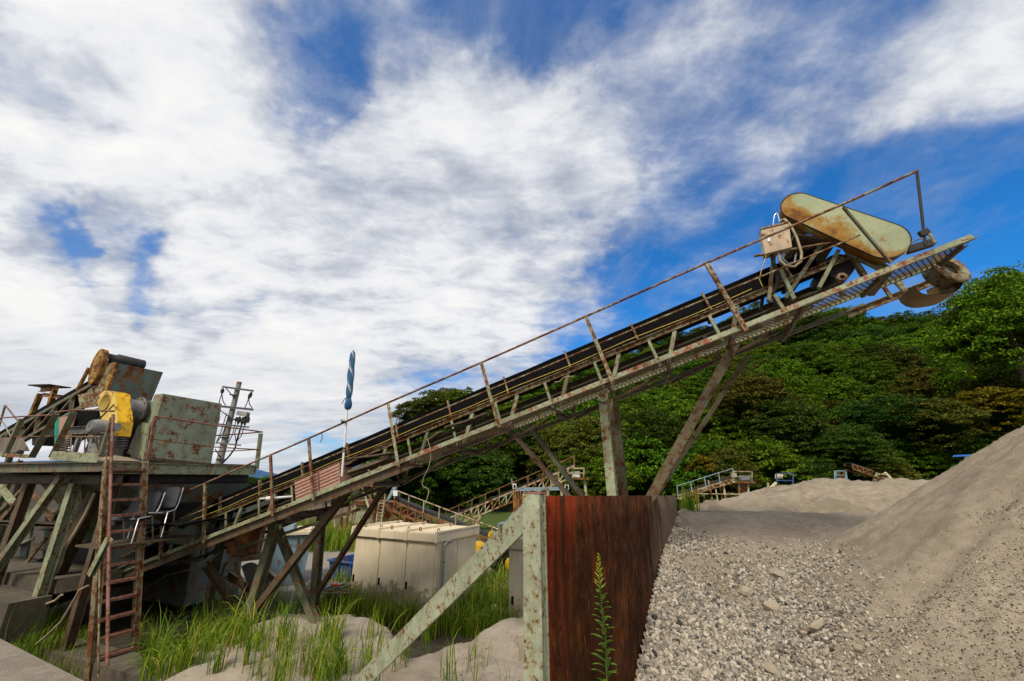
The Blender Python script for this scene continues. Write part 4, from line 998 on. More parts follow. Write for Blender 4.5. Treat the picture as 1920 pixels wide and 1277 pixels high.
f_ = MB().hexa([Q(-9, -.1, -.1), Q(fa_, -.1, -.1), Q(fa_, .45, -.1), Q(-9, .45, -.1), Q(-9, -.1, .98), Q(fa_, -.1, .98), Q(fa_, .45, .98), Q(-9, .45, .98)])
link('footing', f_, 'concrete_shaded', pf)
link('footing', MB().hexa([Q(-9, .5, .985), Q(fa_ - .05, .5, .985), Q(fa_ - .05, 1.5, .985), Q(-9, 1.5, .985), Q(-9, .5, 1.2), Q(fa_ - .1, .5, 1.2), Q(fa_ - .1, 1.5, 1.2), Q(-9, 1.5, 1.2)]), 'concrete_shaded', pf)
link('footing', MB().hexa([Q(-1.4, .2, -.1), Q(2.6, .2, -.1), Q(2.6, .7, -.1), Q(-1.4, .7, -.1), Q(-1.4, .2, .32), Q(2.6, .2, .32), Q(2.6, .7, .32), Q(-1.4, .7, .32)]), 'concrete_shaded', pf)

# ------------------------------------------------------------------ crusher standing on the platform
cm_ = thing('crusher', 'green crusher housing with yellow belt guard, grey motor and dark drum on the platform', 'crusher', Q(-1.8, 1.5, ZP))
AX = -.95
bl, tl, tr, br_ = Qa(275, 863, AX), Qa(306, 738, AX), Qa(416, 757, AX), Qa(395, 874, AX)
hb = MB()
lf_b = bl - ES * .62 + V((0, 0, .0)); lf_t = tl - ES * .30
rb_b = br_ - ES * .8; rb_t = tr - ES * .5
hb.hexa([lf_b, bl, br_, rb_b, lf_t, tl, tr, rb_t]); link('housing', hb, 'hood_green', cm_)
sl_ = MB().prism([Q(AX - .30, (tl - PO).dot(W) - .012, tl.z - .03), Q(AX - .02, (tl - PO).dot(W) - .012, tl.z - .03), Q(AX - .02, (bl - PO).dot(W) - .012, ZP + .03), Q(AX - .6, (bl - PO).dot(W) - .012, ZP + .03)], W * .01)
for i in range(6):
    hq = Qa(300 + i * 18, 850 + (i % 2) * 4, AX + .02)
for px, py, w_ in ((308, 829, .035), (318, 848, .035)):
    link('hatch', MB().box(Qa(px, py, AX + .012), W * w_, V((0, 0, w_)), ES * .01), 'ochre', cm_)
link('seam_flange', MB().box((bl + br_) / 2 + V((0, 0, .03)) + ES * .02, (br_ - bl) / 2, V((0, 0, .03)), ES * .02), 'brown_steel', cm_)
nb = (tl - PO).dot(W)
link('inspection_slot', MB().box(Qb(264, 833, (bl - PO).dot(W) - .012), ES * .07, V((0, 0, .035)), W * .006), 'black_rubber', cm_)
link('side_cheek', MB().prism([Qb(262, 790, 1.0), Qb(238, 850, 1.0), Qb(268, 862, 1.0), Qb(278, 795, 1.0)], W * .04), 'green', cm_)
# upper back plate and cheek of the feed chute
AU = -2.3
u0, u1, u2, u3 = Qa(220, 681, AU), Qa(306, 698, AU), Qa(284, 752, AU), Qa(196, 745, AU)
link('chute_back', MB().prism([u0, u1, u2, u3], ES * -.02), 'hopper_green', cm_)
bu = (u3 - PO).dot(W)
link('chute_cheek', MB().prism([Qb(205, 681, bu), Qb(219, 681, bu), Qb(192, 760, bu), Qb(150, 766, bu), Qb(146, 740, bu), Qb(158, 738, bu), Qb(185, 715, bu)], W * .03), 'green_rusty', cm_)
link('chute_edge', MB().prism([Qb(212, 679, bu - .04), Qb(219, 681, bu - .04), Qb(194, 745, bu - .04), Qb(187, 745, bu - .04)], W * .05), 'ochre', cm_)
# yellow belt guard: round head, tapering down to the motor
BG = .50
c0 = Qb(199, 752, BG); r0 = (Qb(199, 732, BG) - c0).length
gp = [Qb(186, 765, BG), Qb(183, 752, BG), Qb(187, 740, BG), Qb(197, 732.5, BG), Qb(208, 733, BG), Qb(217, 737, BG), Qb(222, 790, BG), Qb(216, 817, BG), Qb(203, 813, BG), Qb(194, 795, BG)]
gb_ = link('belt_guard', MB().prism(gp, W * .26), 'yellow', cm_)
link('guard_face', MB().prism([p - W * .012 for p in gp], W * .01), 'yellow_lit', gb_)
link('guard_disc', MB().lathe(Qb(199, 755, BG) - W * .012, W * -1, [(0, .19), (.02, .19), (.025, .165), (.012, .155), (.012, 0)], 28), 'mesh_gold', gb_)
link('guard_label', MB().box(Qa(229, 776, (gp[5] - PO).dot(ES) + .02), W * .06, V((0, 0, .02)), ES * .004), 'white_sign', gb_)
bar('guard_strut', gb_, 'dark_machine', Qb(186, 785, BG - .02), Qb(214, 758, BG - .02), 'B', .015, .015)
# drum and motor
dc = Qa(240, 768, -1.5)
link('drum', MB().tube([Q(-1.5, .74, dc.z), Q(-1.5, .95, dc.z), Q(-1.5, .952, dc.z), Q(-1.5, .98, dc.z), Q(-1.5, .982, dc.z), Q(-1.5, 1.3, dc.z), Q(-1.5, 1.302, dc.z), Q(-1.5, 1.33, dc.z), Q(-1.5, 1.332, dc.z), Q(-1.5, 2.6, dc.z)], [.22, .24, .30, .30, .24, .24, .30, .30, .25, .25], 28), 'drum_grey', cm_)
for k_ in range(10):
    a_ = k_ * pi / 5; link('flange_bolt', MB().tube([Q(-1.5 + .27 * cos(a_), .952, dc.z + .27 * sin(a_)), Q(-1.5 + .27 * cos(a_), .925, dc.z + .27 * sin(a_))], .014, 6), 'stile', cm_)
link('screen_body', MB().hexa([Q(-3.6, 1.15, ZP + .03), Q(-1.95, 1.15, ZP + .03), Q(-1.95, 2.5, ZP + .03), Q(-3.6, 2.5, ZP + .03), Q(-3.4, 1.15, ZP + .95), Q(-2.1, 1.15, ZP + 1.15), Q(-2.1, 2.5, ZP + 1.15), Q(-3.4, 2.5, ZP + .95)]), 'dark_machine', cm_)
mo = Qb(170, 800, .18)
mm = link('motor', MB().tube([mo, mo + W * .1, mo + W * .12, mo + W * .42, mo + W * .45, mo + W * .5], [.13, .16, .15, .15, .13, .06], 20), 'motor_grey', cm_)
link('fan_cowl', MB().lathe(mo - W * .02, W, [(0, .02), (-.005, .10), (.0, .12), (.03, .13)], 20), 'grey_plastic', mm)
link('terminal_box', MB().box(mo + W * .28 + ES * .17 + V((0, 0, .02)), ES * .06, W * .09, V((0, 0, .07))), 'galvanised', mm)
qbb = lambda nme, mat, a_, b_, w_, h_: bar(nme, cm_, mat, a_, b_, 'H', w_, h_, .012)
qbb('motor_beam', 'drum_grey', Qb(130, 808, .45), Qb(172, 806, .45), .1, .16)
for px0, px1 in ((150, 138), (168, 178), (176, 168), (195, 190)): qbb('motor_stand', 'galvanised' if px0 % 2 else 'motor_grey', Qb(px0, 818, .4), Qb(px1, 852, .4), .08, .07)
for px, py in ((122, 838), (228, 832)):
    cz = Qb(px, py, .7); hx_ = [cz + (ES * cos(a) + W * sin(a)) * .09 + V((0, 0, a * .0085 - .10)) for a in np.linspace(0, 2 * pi * 5, 60)]
    pipe('coil_spring', cm_, 'drum_grey', hx_, .014, 6)
link('deck_plate', MB().prism([Qb(140, 775, 1.3), Qb(185, 765, 1.3), Qb(178, 805, 1.3), Qb(120, 812, 1.3)], W * .03), 'black_rubber', cm_)
link('screen_side', MB().prism([Qb(112, 783, 1.2), Qb(140, 778, 1.2), Qb(122, 848, 1.2), Qb(106, 850, 1.2)], W * .03), 'crate_pink', cm_)
bar('green_pole', cm_, 'pole_green', Qb(107, 778, .9), Qb(106, 850, .9), 'B', .06, .04)
pipe('hose', cm_, 'hose_tan', [Qb(178, 806, .55), Qb(172, 822, .55), Qb(176, 838, .55), Qb(183, 850, .55)], .022)
dh = MB(); n_ = 14
vs = []; 
for j in range(6):
    for i in range(n_):
        u, v = i / (n_ - 1), j / 5
        q = Q(-1.35 + .5 * u, .25 + .9 * v, ZP + .005 + .11 * sin(pi * u) ** .8 * sin(pi * min(1, v + .08)) * (1 + .25 * sin(i * 2.3 + j * 3.1)))
        vs.append(q)
dh.add(vs, [(j * n_ + i, j * n_ + i + 1, (j + 1) * n_ + i + 1, (j + 1) * n_ + i) for j in range(5) for i in range(n_ - 1)], True)
o = link('dust', dh, 'dust_heap'); tag(o, kind='stuff')

# ------------------------------------------------------------------ feed conveyor behind, with pulley cover
fc = thing('feed_conveyor', 'dark truss conveyor feeding the crusher, with an ochre round pulley cover on top', 'conveyor', Qb(60, 900, 1.8))
def fb(name, mat, a, b, prof='L', w=.07, h=.07, b0=1.7): return bar(name, fc, mat, Qb(*a, b0), Qb(*b, b0), prof, w, h, .009)
for b0, m_ in ((1.7, 'green_dark'), (2.6, 'brown_steel')):
    fb('top_chord', m_, (196, 708), (-40, 842), 'C', .06, .09, b0); fb('bottom_chord', m_, (155, 762), (-40, 872), 'C', .06, .09, b0)
    for i, (x0, y0, x1_, y1_) in enumerate([(137, 741, 132, 775), (104, 760, 98, 795), (73, 778, 66, 812), (44, 795, 36, 830), (15, 811, 8, 846)]):
        fb('truss_upright', m_, (x0, y0), (x1_, y1_), 'L', .08, .06, b0)
        fb('truss_diagonal', m_, (x0 + 2, y0 + 2), (x1_ - 32, y1_ + 14), 'L', .06, .05, b0)
    fb('post_arm', 'ochre', (167, 690), (145, 732), 'C', .06, .1, b0)
link('belt', MB().hexa([Qb(-40, 842, 1.8), Qb(190, 708, 1.8), Qb(190, 708, 1.8) + W * .7, Qb(-40, 842, 1.8) + W * .7, Qb(-40, 832, 1.8), Qb(190, 700, 1.8), Qb(190, 700, 1.8) + W * .7, Qb(-40, 832, 1.8) + W * .7]), 'black_rubber', fc)
link('under_pan', MB().hexa([Qb(60, 835, 1.75), Qb(150, 790, 1.75), Qb(150, 790, 1.75) + W * .8, Qb(60, 835, 1.75) + W * .8, Qb(60, 815, 1.75), Qb(150, 768, 1.75), Qb(150, 768, 1.75) + W * .8, Qb(60, 815, 1.75) + W * .8]), 'dark_machine', fc)
pcn = Qb(180, 685, bu - .1)
pcv = link('pulley_cover', MB().prism([pcn + (ES * cos(a) * (.235 if sin(a) > 0 else .235 + .05 * sin(a)) + V((0, 0, 1)) * sin(a) * (.40 if sin(a) > 0 else .46)) for a in np.linspace(0, 2 * pi, 40)[:-1]], W * .10), 'ochre', fc)
hub = pcn + V((0, 0, .2)) + W * .12
pipe('drive_motor', fc, 'dark_machine', [hub, hub + W * .2, hub + W * .22, hub + W * .75], [.13, .13, .16, .15], 16)
link('gearbox', MB().box(hub + W * .25 - V((0, 0, .16)), ES * .16, W * .2, V((0, 0, .14))), 'dark_machine', fc)
fb('support_leg', 'green_dark', (20, 850), (-20, 1000), 'H', .14, .12, 2.2)
# portal frame behind
pt = thing('portal_frame', 'ochre rusted steel portal with a small flat roof plate behind the feed conveyor', 'frame', Qb(70, 830, 3.0))
for a_, b_, b0 in (((76, 738), (50, 795), 3.0), ((103, 728), (92, 775), 3.0)):
    bar('post', pt, 'ochre', Qb(*a_, b0), Qb(b_[0] - 12, b_[1] + 35, b0), 'H', .15, .14, .012, W)
bar('cross_beam', pt, 'ochre', Qb(76, 731, 3.0), Qb(107, 728, 3.0), 'H', .12, .14, .012)
bar('side_beam', pt, 'background_rust', Qb(80, 740, 3.0), Qb(128, 746, 3.0), 'H', .12, .14, .012)
link('roof_plate', MB().box((Qb(73, 725, 3.1) + Qb(113, 724, 3.1)) / 2, (Qb(113, 724, 3.1) - Qb(73, 725, 3.1)) / 2, W * .3, V((0, 0, .02))), 'dark_machine', pt)

# ------------------------------------------------------------------ ladder up to the platform
ld = thing('ladder', 'steep steel ladder with dusty red rungs rising from the weeds to the platform', 'ladder', Qb(210, 1270, -.2))
l0, l1 = atF(167, 1290, 6.15), atF(203, 862, 7.28)
up_ = (l1 - l0).normalized(); LW = W * .56
bar('stile', ld, 'stile', l0, l1, 'H', .11, .09, .010, W)
bar('stile', ld, 'stile', l0 + LW, l1 + LW, 'H', .08, .09, .010, W)
nr = 13
for i in range(nr):
    c = l0 + (l1 - l0) * ((i + .35) / nr)
    m = MB().box(c + LW / 2, LW / 2 - W * .05, ES * .065, V((0, 0, .02))); link('rung', m, 'rail_red', ld)

# ------------------------------------------------------------------ chairs dumped by the hopper
link('shelf', MB().box(Q(.14, .75, atF(290, 962, 7.72).z - .46), ES * .34, W * .75, (0, 0, .015)), 'brown_steel', pf)
def chair(loc, yaw, lab):
    c = thing('chair', lab, 'chair', loc, 'old black chairs by the hopper')
    x = V((cos(yaw), sin(yaw), 0)); y = V((-sin(yaw), cos(yaw), 0)); z = V((0, 0, 1)); loc = V(loc)
    # back: padded panel with rounded corners, seat, tube frame
    def pad(o, ux, uy, w, h, th, name, r=.06):
        n = []
        for cx, cy, a0 in ((w - r, h - r, 0), (-w + r, h - r, pi / 2), (-w + r, -h + r, pi), (w - r, -h + r, 3 * pi / 2)):
            for k in range(5): a = a0 + pi / 2 * k / 4; n.append(o + ux * (cx + r * cos(a)) + uy * (cy + r * sin(a)))
        link(name, MB().prism(n, ux.cross(uy) * th, True), 'black_vinyl', c)
    bdir = (z * .97 + y * .2).normalized()
    pad(loc + z * .66 + y * .2, x, bdir, .23, .19, .05, 'backrest'); pad(loc + z * .43 - y * .05, x, y, .22, .21, -.05, 'seat')
    for s in (-1, 1):
        e = loc + x * .245 * s
        link('side_frame', MB().tube([e - y * .26, e - y * .24 + z * .42, e + y * .1 + z * .44, e + y * .20 + z * .55, e + y * .26 + z * .84], .013, 8), 'chrome', c)
        link('rear_leg', MB().tube([e + y * .26, e + y * .08 + z * .43], .013, 8), 'chrome', c)
s_sup = L(-9.75, 1.05, .92)
ch1 = atF(290, 962, 7.72); ch2 = atF(250, 962, 7.45)
yaw0 = R(22)
chair((ch1.x, ch1.y + .05, ch1.z - .40), R(20), 'black padded chair with chrome frame dumped on the conveyor tail under the hopper')
chair((ch2.x, ch2.y + .05, ch2.z - .50), R(5), 'second black chair, half hidden behind the ladder, beside the dumped chrome one')
rs = MB(); rws = []
for i in range(8):
    u = i / 7; rws.append([atF(268 + 72 * u, 981 - 3 * u + 6 * sin(u * 6) * (1 - u), 7.5) - V((0, 0, .03)) + W * k_ * .5 + V((0, 0, .03 * sin(k_ * 3 + u * 5))) for k_ in range(3)])
rs.sheet(rws, smooth=True)
bk = [[p - V((0, 0, .012)) for p in r][::-1] for r in rws]; rs.sheet(bk, smooth=True)
for i_ in (0, 2): rs.sheet([[a[i_], b[2 - i_]] for a, b in zip(rws, bk)])
o = link('rubber_sheet', rs, 'black_rubber'); tag(o, 'sagging black rubber sheet spread below the chrome chair at the conveyor tail', 'rubber sheet')

# ------------------------------------------------------------------ utility pole
upl = thing('utility_pole', 'leaning grey concrete utility pole with crossarms, insulators and drooping wires', 'utility pole', atZ(414, 960, 0.))
FU = 26.
pb, ptp = atY(402, 905, 24.), atY(448, 720, 24.)
pdn = pb + (pb - ptp).normalized() * 3.4
pipe('pole', upl, 'concrete_pole', [pdn, ptp], [.24, .13], 14)
pipe('pole_cap', upl, 'background_rust', [ptp, ptp + (ptp - pb).normalized() * .12], [.135, .13], 14)
def UP(px, py): return atY(px, py, 23.8)
for (a_, b_, r_) in [((416, 725), (475, 733), .10), ((414, 762), (474, 768), .12), ((408, 795), (466, 801), .09), ((404, 830), (451, 835), .08)]:
    bar('crossarm', upl, 'galvanised', UP(*a_), UP(*b_), 'C', r_, r_, .02)
for a_, b_ in (((423, 727), (440, 747)), ((414, 770), (437, 787)), ((403, 842), (414, 858))): bar('arm_brace', upl, 'dark_machine', UP(*a_), UP(*b_), 'B', .05, .04)
for a_, b_ in (((418, 728), (416, 738)), ((472, 735), (466, 748)), ((445, 782), (442, 790)), ((450, 781), (446, 795)), ((456, 782), (453, 796)), ((460, 781), (459, 797)), ((465, 778), (465, 793))):
    pipe('insulator', upl, 'dark_machine', [UP(*a_), UP((a_[0] + b_[0]) / 2, (a_[1] + b_[1]) / 2), UP(*b_)], [.05, .11, .05], 8)
link('switch_gear', MB().box(UP(456, 776), V((.30, 0, -.04)), V((0, .15, 0)), V((0, 0, .12))), 'motor_grey', upl)
for k_, pts in enumerate([[(416, 738), (412, 750), (409, 765)], [(416, 738), (418, 752), (423, 760)], [(466, 748), (462, 758), (459, 765)], [(466, 748), (468, 758), (473, 765)],
            [(442, 790), (436, 815), (428, 830)], [(446, 795), (440, 812), (443, 830)], [(453, 796), (446, 820), (443, 830), (441, 840), (430, 855), (416, 870)], [(459, 797), (452, 818), (443, 828)],
            [(429, 778), (419, 810), (408, 828)], [(425, 775), (415, 808), (405, 832)]]):
    pipe('wire', upl, 'black_rubber', [UP(*p) for p in pts], .025 if k_ != 6 else .045, 5)
for px, py in ((440, 740), (436, 786), (423, 820), (415, 861)): bar('pole_band', upl, 'dark_machine', UP(px - 9, py), UP(px + 7, py + 1), 'B', .07, .07)

# ------------------------------------------------------------------ outdoor electrical cabinets
def cabinet(name, lab, n0, l0_, r0_, zt_, zb, doors, roofmat, hood=.06, pipe_on=True, mat='cabinet_beige'):
    n0, l0_, r0_ = V(n0), V(l0_), V(r0_); ex = l0_ - n0; ex.z = 0; ey = r0_ - n0; ey.z = 0; wx, wy = ex.length, ey.length; ex.normalize(); ey.normalize()
    c = thing(name, lab, 'electrical cabinet', (n0.x, n0.y, zb))
    def C(a, b, z): return V((n0.x, n0.y, 0)) + ex * a + ey * b + V((0, 0, z))
    def blk(nm, a0, a1, b0, b1, z0, z1, m, par=None):
        return link(nm, MB().hexa([C(a1, b0, z0), C(a0, b0, z0), C(a0, b1, z0), C(a1, b1, z0), C(a1, b0, z1), C(a0, b0, z1), C(a0, b1, z1), C(a1, b1, z1)]), m, par or c)
    zr = zt_ - .17
    blk('body', 0, wx, .03, wy, zb, zr, mat)
    blk('plinth', .01, wx - .01, .04, wy - .02, zb - .12, zb - .001, 'drum_grey')
    dw = (wx - .06) / doors
    for i in range(doors):
        d = blk('door', .03 + i * dw + .012, .03 + (i + 1) * dw - .012, 0, .028, zb + .06, zr - .05, mat)
        hx = .03 + (i + 1) * dw - .07; zm = zb + (zr - zb) * .42
        blk('handle', hx - .018, hx + .018, -.03, -.001, zm - .07, zm + .07, 'black_rubber', d)
    blk('side_panel', -.014, -.001, .10, wy * .48, zb + .05, zr - .05, mat); blk('side_panel', -.014, -.001, wy * .5, wy - .08, zb + .05, zr - .05, mat)
    roof = blk('roof', -hood, wx + hood, -hood, wy + hood, zr, zt_ - .012, mat)
    blk('roof_top', -hood + .02, wx + hood - .02, -hood + .02, wy + hood - .02, zt_ - .012, zt_ + .004, roofmat, roof)
    for i in range(doors + 1):
        a = -hood + .03 + (wx + 2 * hood - .06) * i / doors
        blk('rib', a - .035, a + .035, -hood - .02, wy + hood + .01, zt_ + .003, zt_ + .05, mat, roof)
        blk('rib_end', a - .035, a + .035, -hood - .03, -hood - .001, zr - .01, zt_ + .002, mat, roof)
    for i in range(1, doors + 1):
        for b in (.12 * wy, .86 * wy):
            for k_ in (-1, 1):
                a = -hood + (wx + 2 * hood) * (i - .5) / doors + k_ * .27
                cc = C(a, b, zt_ + .05); link('lifting_eye', MB().tube([cc + ex * .035 * cos(t) + V((0, 0, .035 * sin(t))) for t in np.linspace(0, 2 * pi, 11)], .011, 6), 'background_rust', roof)
    if pipe_on:
        p0 = [C(-.07, .18, zb), C(-.07, .18, zr - .22), C(-.072, .19, zr - .10), C(-.08, .26, zr - .03), C(-.08, .36, zr - .02), C(-.08, .46, zr - .04)]
        pipe('cable_pipe', c, 'galvanised', p0, .028, 10)
        for z_ in (zb + .5, zr - .45): blk('pipe_clip', -.105, -.03, .16, .20, z_, z_ + .03, 'drum_grey')
    return c
zt_ = 1.78
cabinet('electrical_cabinet', 'three door beige electrical cabinet with ribbed cream roof and grey pipe, standing in tall grass', atZ(820, 1001, zt_), atZ(668, 990, zt_), atZ(893, 988, zt_), zt_, -.02, 3, 'roof_cream')
q0 = atF(953, 1017, 8.6); zc = q0.z
cabinet('electrical_cabinet', 'narrow grey beige cabinet mostly hidden behind the green wall post', V((q0.x, q0.y, 0)) + V((1.2, -.5, 0)), q0, V((q0.x, q0.y, 0)) + V((1.8, .6, 0)), zc + .06, .0, 2, 'cabinet_dim', .02, False, 'cabinet_dim')
# ------------------------------------------------------------------ hills and forest
def ridge(x): return np.interp(x, [-90, -60, -30, -16, 0, 13, 24, 59, 101, 140], [.4, .4, .3, 2, 15, 25, 29, 34, 34.5, 35])
def hill(x, y):
    y0 = 40 + 5 * np.sin(x * .06) ; t = np.clip((y - y0) / 62, 0, 1.15)
    h = ridge(x) * (.25 * t + .75 * t * t * (3 - 2 * t) if False else np.power(t, .88))
    return h + fbm(x * .06, y * .06, 3) * 2.2 * np.clip(t * 4, 0, 1)
X, Y = np.meshgrid(np.linspace(-95, 190, 130), np.concatenate([np.linspace(34, 112, 60), np.linspace(118, 240, 8)]))
Z = hill(X, np.minimum(Y, 112)) - .35
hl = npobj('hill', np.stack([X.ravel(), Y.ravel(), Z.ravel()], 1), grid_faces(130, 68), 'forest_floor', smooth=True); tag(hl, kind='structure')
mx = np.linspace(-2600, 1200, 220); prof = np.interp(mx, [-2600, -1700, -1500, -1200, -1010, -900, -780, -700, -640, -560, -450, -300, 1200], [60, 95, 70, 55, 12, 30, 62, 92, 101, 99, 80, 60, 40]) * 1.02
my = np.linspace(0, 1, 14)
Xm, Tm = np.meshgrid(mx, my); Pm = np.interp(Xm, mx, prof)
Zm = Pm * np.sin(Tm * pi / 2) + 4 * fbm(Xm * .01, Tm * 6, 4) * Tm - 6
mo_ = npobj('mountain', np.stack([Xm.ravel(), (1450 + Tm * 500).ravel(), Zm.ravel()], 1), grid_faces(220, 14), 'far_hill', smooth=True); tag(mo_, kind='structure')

def crown_mesh(name, mat, nclump, nleaf, leaf, shape, seed, trunk_h=.0, gap=1., core=True):
    """leaf clumps spread over lobes of an uneven crown of unit radius; returns a mesh"""
    rs_ = np.random.default_rng(seed); VS, FS, mi = [], [], []; base = 0
    for c in range(nclump):
        u = rs_.normal(size=3); u /= np.linalg.norm(u); u[2] = u[2] if rs_.uniform() < .45 else abs(u[2])
        rad = shape(u) * rs_.uniform(.72, 1.06); cc = u * rad; cr = rs_.uniform(.13, .26) * gap
        n = int(nleaf * rs_.uniform(.7, 1.3)); d = rs_.normal(size=(n, 3)); d /= np.linalg.norm(d, axis=1)[:, None]; d[:, 2] = np.abs(d[:, 2]) * .8 - .15
        p = cc + d * cr * rs_.uniform(.55, 1.05, (n, 1)) * np.array([1.1, 1.1, .85])
        nn = d * .6 + np.array([0, 0, .40]) + rs_.normal(size=(n, 3)) * .45; nn /= np.linalg.norm(nn, axis=1)[:, None]
        t = np.cross(nn, rs_.normal(size=(n, 3))); t /= np.linalg.norm(t, axis=1)[:, None]; b = np.cross(nn, t)
        sz = leaf * rs_.uniform(.6, 1.3, (n, 1))
        q = np.stack([p - t * sz, p + b * sz * .55, p + t * sz, p - b * sz * .55], 1).reshape(-1, 3)
        VS.append(q); FS.append(np.arange(n * 4).reshape(-1, 4) + base); base += n * 4; mi.append(np.zeros(n, int))
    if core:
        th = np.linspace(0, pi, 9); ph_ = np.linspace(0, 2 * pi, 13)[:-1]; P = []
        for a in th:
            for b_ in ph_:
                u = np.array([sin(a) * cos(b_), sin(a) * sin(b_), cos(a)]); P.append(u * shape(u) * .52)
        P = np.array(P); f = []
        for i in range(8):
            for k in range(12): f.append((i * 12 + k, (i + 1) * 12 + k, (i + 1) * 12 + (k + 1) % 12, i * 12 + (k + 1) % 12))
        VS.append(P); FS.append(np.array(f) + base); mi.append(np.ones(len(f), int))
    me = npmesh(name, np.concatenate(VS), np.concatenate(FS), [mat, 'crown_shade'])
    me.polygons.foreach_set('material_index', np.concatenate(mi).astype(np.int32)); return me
def lobed(seed, hgt, k=.22):
    r_ = np.random.default_rng(seed); dirs = r_.normal(size=(9, 3)); dirs /= np.linalg.norm(dirs, axis=1)[:, None]; amp = r_.uniform(.4, 1, 9)
    def f(u):
        s = 1 + k * (np.maximum(0, dirs @ u) ** 4 * amp).sum() - k * .4
        return s * np.array([1, 1, hgt])[2] if False else s / sqrt(u[0] ** 2 + u[1] ** 2 + (u[2] / hgt) ** 2)
    return f
KINDS = {}
for i, (nm, mat, hgt, ncl, nl, lf) in enumerate([('round', 'leaf_green', 1.0, 230, 70, .041), ('tall', 'leaf_green', 1.35, 240, 68, .04), ('dark', 'leaf_dark', .95, 260, 68, .036),
                                                 ('olive', 'leaf_olive', 1.05, 230, 64, .04), ('brown', 'leaf_brown', .95, 210, 46, .046), ('gold', 'leaf_gold', 1.0, 170, 52, .05)]):
    KINDS[nm] = [crown_mesh('crown', mat, ncl, nl, lf, lobed(i * 7 + k, hgt, .26), 100 + i * 10 + k) for k in range(3 if nm in ('round', 'tall', 'dark') else 2)]
KINDS['big'] = [crown_mesh('crown', 'leaf_green', 460, 64, .03, lobed(77, 1.05, .3), 300, core=False)]; KINDS['bigolive'] = [crown_mesh('crown', 'leaf_olive', 380, 60, .033, lobed(78, 1.05, .3), 301, core=False)]
def trunk_mesh(seed):
    r_ = random.Random(seed); m = MB()
    m.tube([(0, 0, -.6), (.02, .01, -.1), (-.02, .03, .5), (.03, 0, 1.)], [.075, .06, .045, .02], 8)
    for k in range(5):
        a = k * 1.3 + r_.random(); z0 = .1 + .14 * k
        m.tube([(0, 0, z0), (.25 * cos(a), .25 * sin(a), z0 + .2), (.55 * cos(a), .55 * sin(a), z0 + .3)], [.03, .02, .008], 5)
    me = bpy.data.meshes.new('trunk'); me.from_pydata([tuple(v) for v in m.v], [], m.f); me.materials.append(MATS['bark']); return me
TRUNKS = [trunk_mesh(k) for k in range(3)]
NAMES = {'round': ('leafy_tree', 'bright green leafy tree among many on the wooded hillside'), 'tall': ('leafy_tree', 'tall bright green tree among many on the wooded hillside'),
         'dark': ('evergreen_tree', 'dark green evergreen tree among many on the wooded hillside'), 'olive': ('olive_green_tree', 'olive green tree among many on the wooded hillside'),
         'brown': ('autumn_tree', 'brown tinged tree among many on the wooded hillside'), 'gold': ('golden_bush', 'golden yellow bushy tree at the foot of the wooded hillside')}
def tree(x, y, z, r, kind, label=None, group='trees on the wooded hillside', sq=1., withtrunk=False, name=None):
    root = bpy.data.objects.new(name or NAMES.get(kind, NAMES['round'])[0], None); col.objects.link(root); root.location = (x, y, z); root.empty_display_size = .5
    tag(root, label or NAMES[kind][1], 'tree', group)
    me = random.choice(KINDS[kind]); c = bpy.data.objects.new('crown', me); col.objects.link(c); c.parent = root
    c.location = (0, 0, r * .75); c.scale = (r, r * random.uniform(.9, 1.1), r * sq); c.rotation_euler = (0, 0, random.uniform(0, 6.28))
    if withtrunk:
        t = bpy.data.objects.new('trunk', random.choice(TRUNKS)); col.objects.link(t); t.parent = root; t.location = (0, 0, r * .6); t.scale = (r, r, r)
    return root
def yat_hill(px, py):
    for yy in np.arange(38, 112, .5):
        q = atY(px, py, yy)
        if q.z < hill(np.array(q.x), np.array(yy)) + 1.5: return q
    return atY(px, py, 80)
special = []
def special_tree(px, py, rpx, kind, label, Y=None, sq=1., wt=False):
    q = yat_hill(px, py) if Y is None else atY(px, py, Y)
    r = rpx / FPX * (q.y * CT + (q.z - CZ) * ST); z = q.z - r * .75
    special.append((q.x, q.y, r)); return tree(q.x, q.y, z, r, kind, label, None, sq, wt)
special_tree(1322, 885, 30, 'gold', 'golden yellow weeping bush directly above the background walkway conveyor', 40)
special_tree(1395, 858, 24, 'gold', 'smaller golden bush between the big yellow bush and the blue frame', 41)
special_tree(1412, 762, 62, 'brown', 'large domed brownish tree standing out in the middle of the green hillside', 47, .8)
special_tree(1480, 812, 60, 'dark', 'broad dark evergreen just below the domed brownish tree', 44, .9)
special_tree(1900, 640, 105, 'big', 'big leafy tree rising highest at the edge of the wooded hillside', 44, 1.1, True)
special_tree(1850, 640, 52, 'bigolive', 'yellow green tree beside the biggest leafy tree at the edge of the hillside', 46, 1.0)
special_tree(1915, 560, 46, 'big', 'leafy tree top poking above the biggest tree against the sky', 47, 1.0)
special_tree(822, 770, 42, 'olive', 'round olive green tree rising behind the middle of the belt conveyor', 52, .9)
special_tree(775, 785, 34, 'olive', 'smaller olive tree beside the round one behind the conveyor', 54, .9)
special_tree(880, 790, 50, 'round', 'green tree adjoining the round olive tree behind the conveyor', 50, 1.)
special_tree(800, 860, 56, 'round', 'low green tree hanging over the sloping background conveyor', 42, .9)
special_tree(905, 905, 62, 'dark', 'very dark evergreen behind the background ladder conveyor', 42, .9)
special_tree(750, 905, 40, 'olive', 'mid green tree behind the background crusher hut', 44, .9)
special_tree(1870, 770, 55, 'gold', 'tree with yellowing leaves drooping above the crest of the sand heap', 41, .8)
special_tree(1760, 800, 60, 'olive', 'olive leaved tree beside the drooping yellow one above the heap', 42, .8)
special_tree(1660, 800, 60, 'dark', 'sparse dark tree above the far crest of the gravel heap', 44, .8)
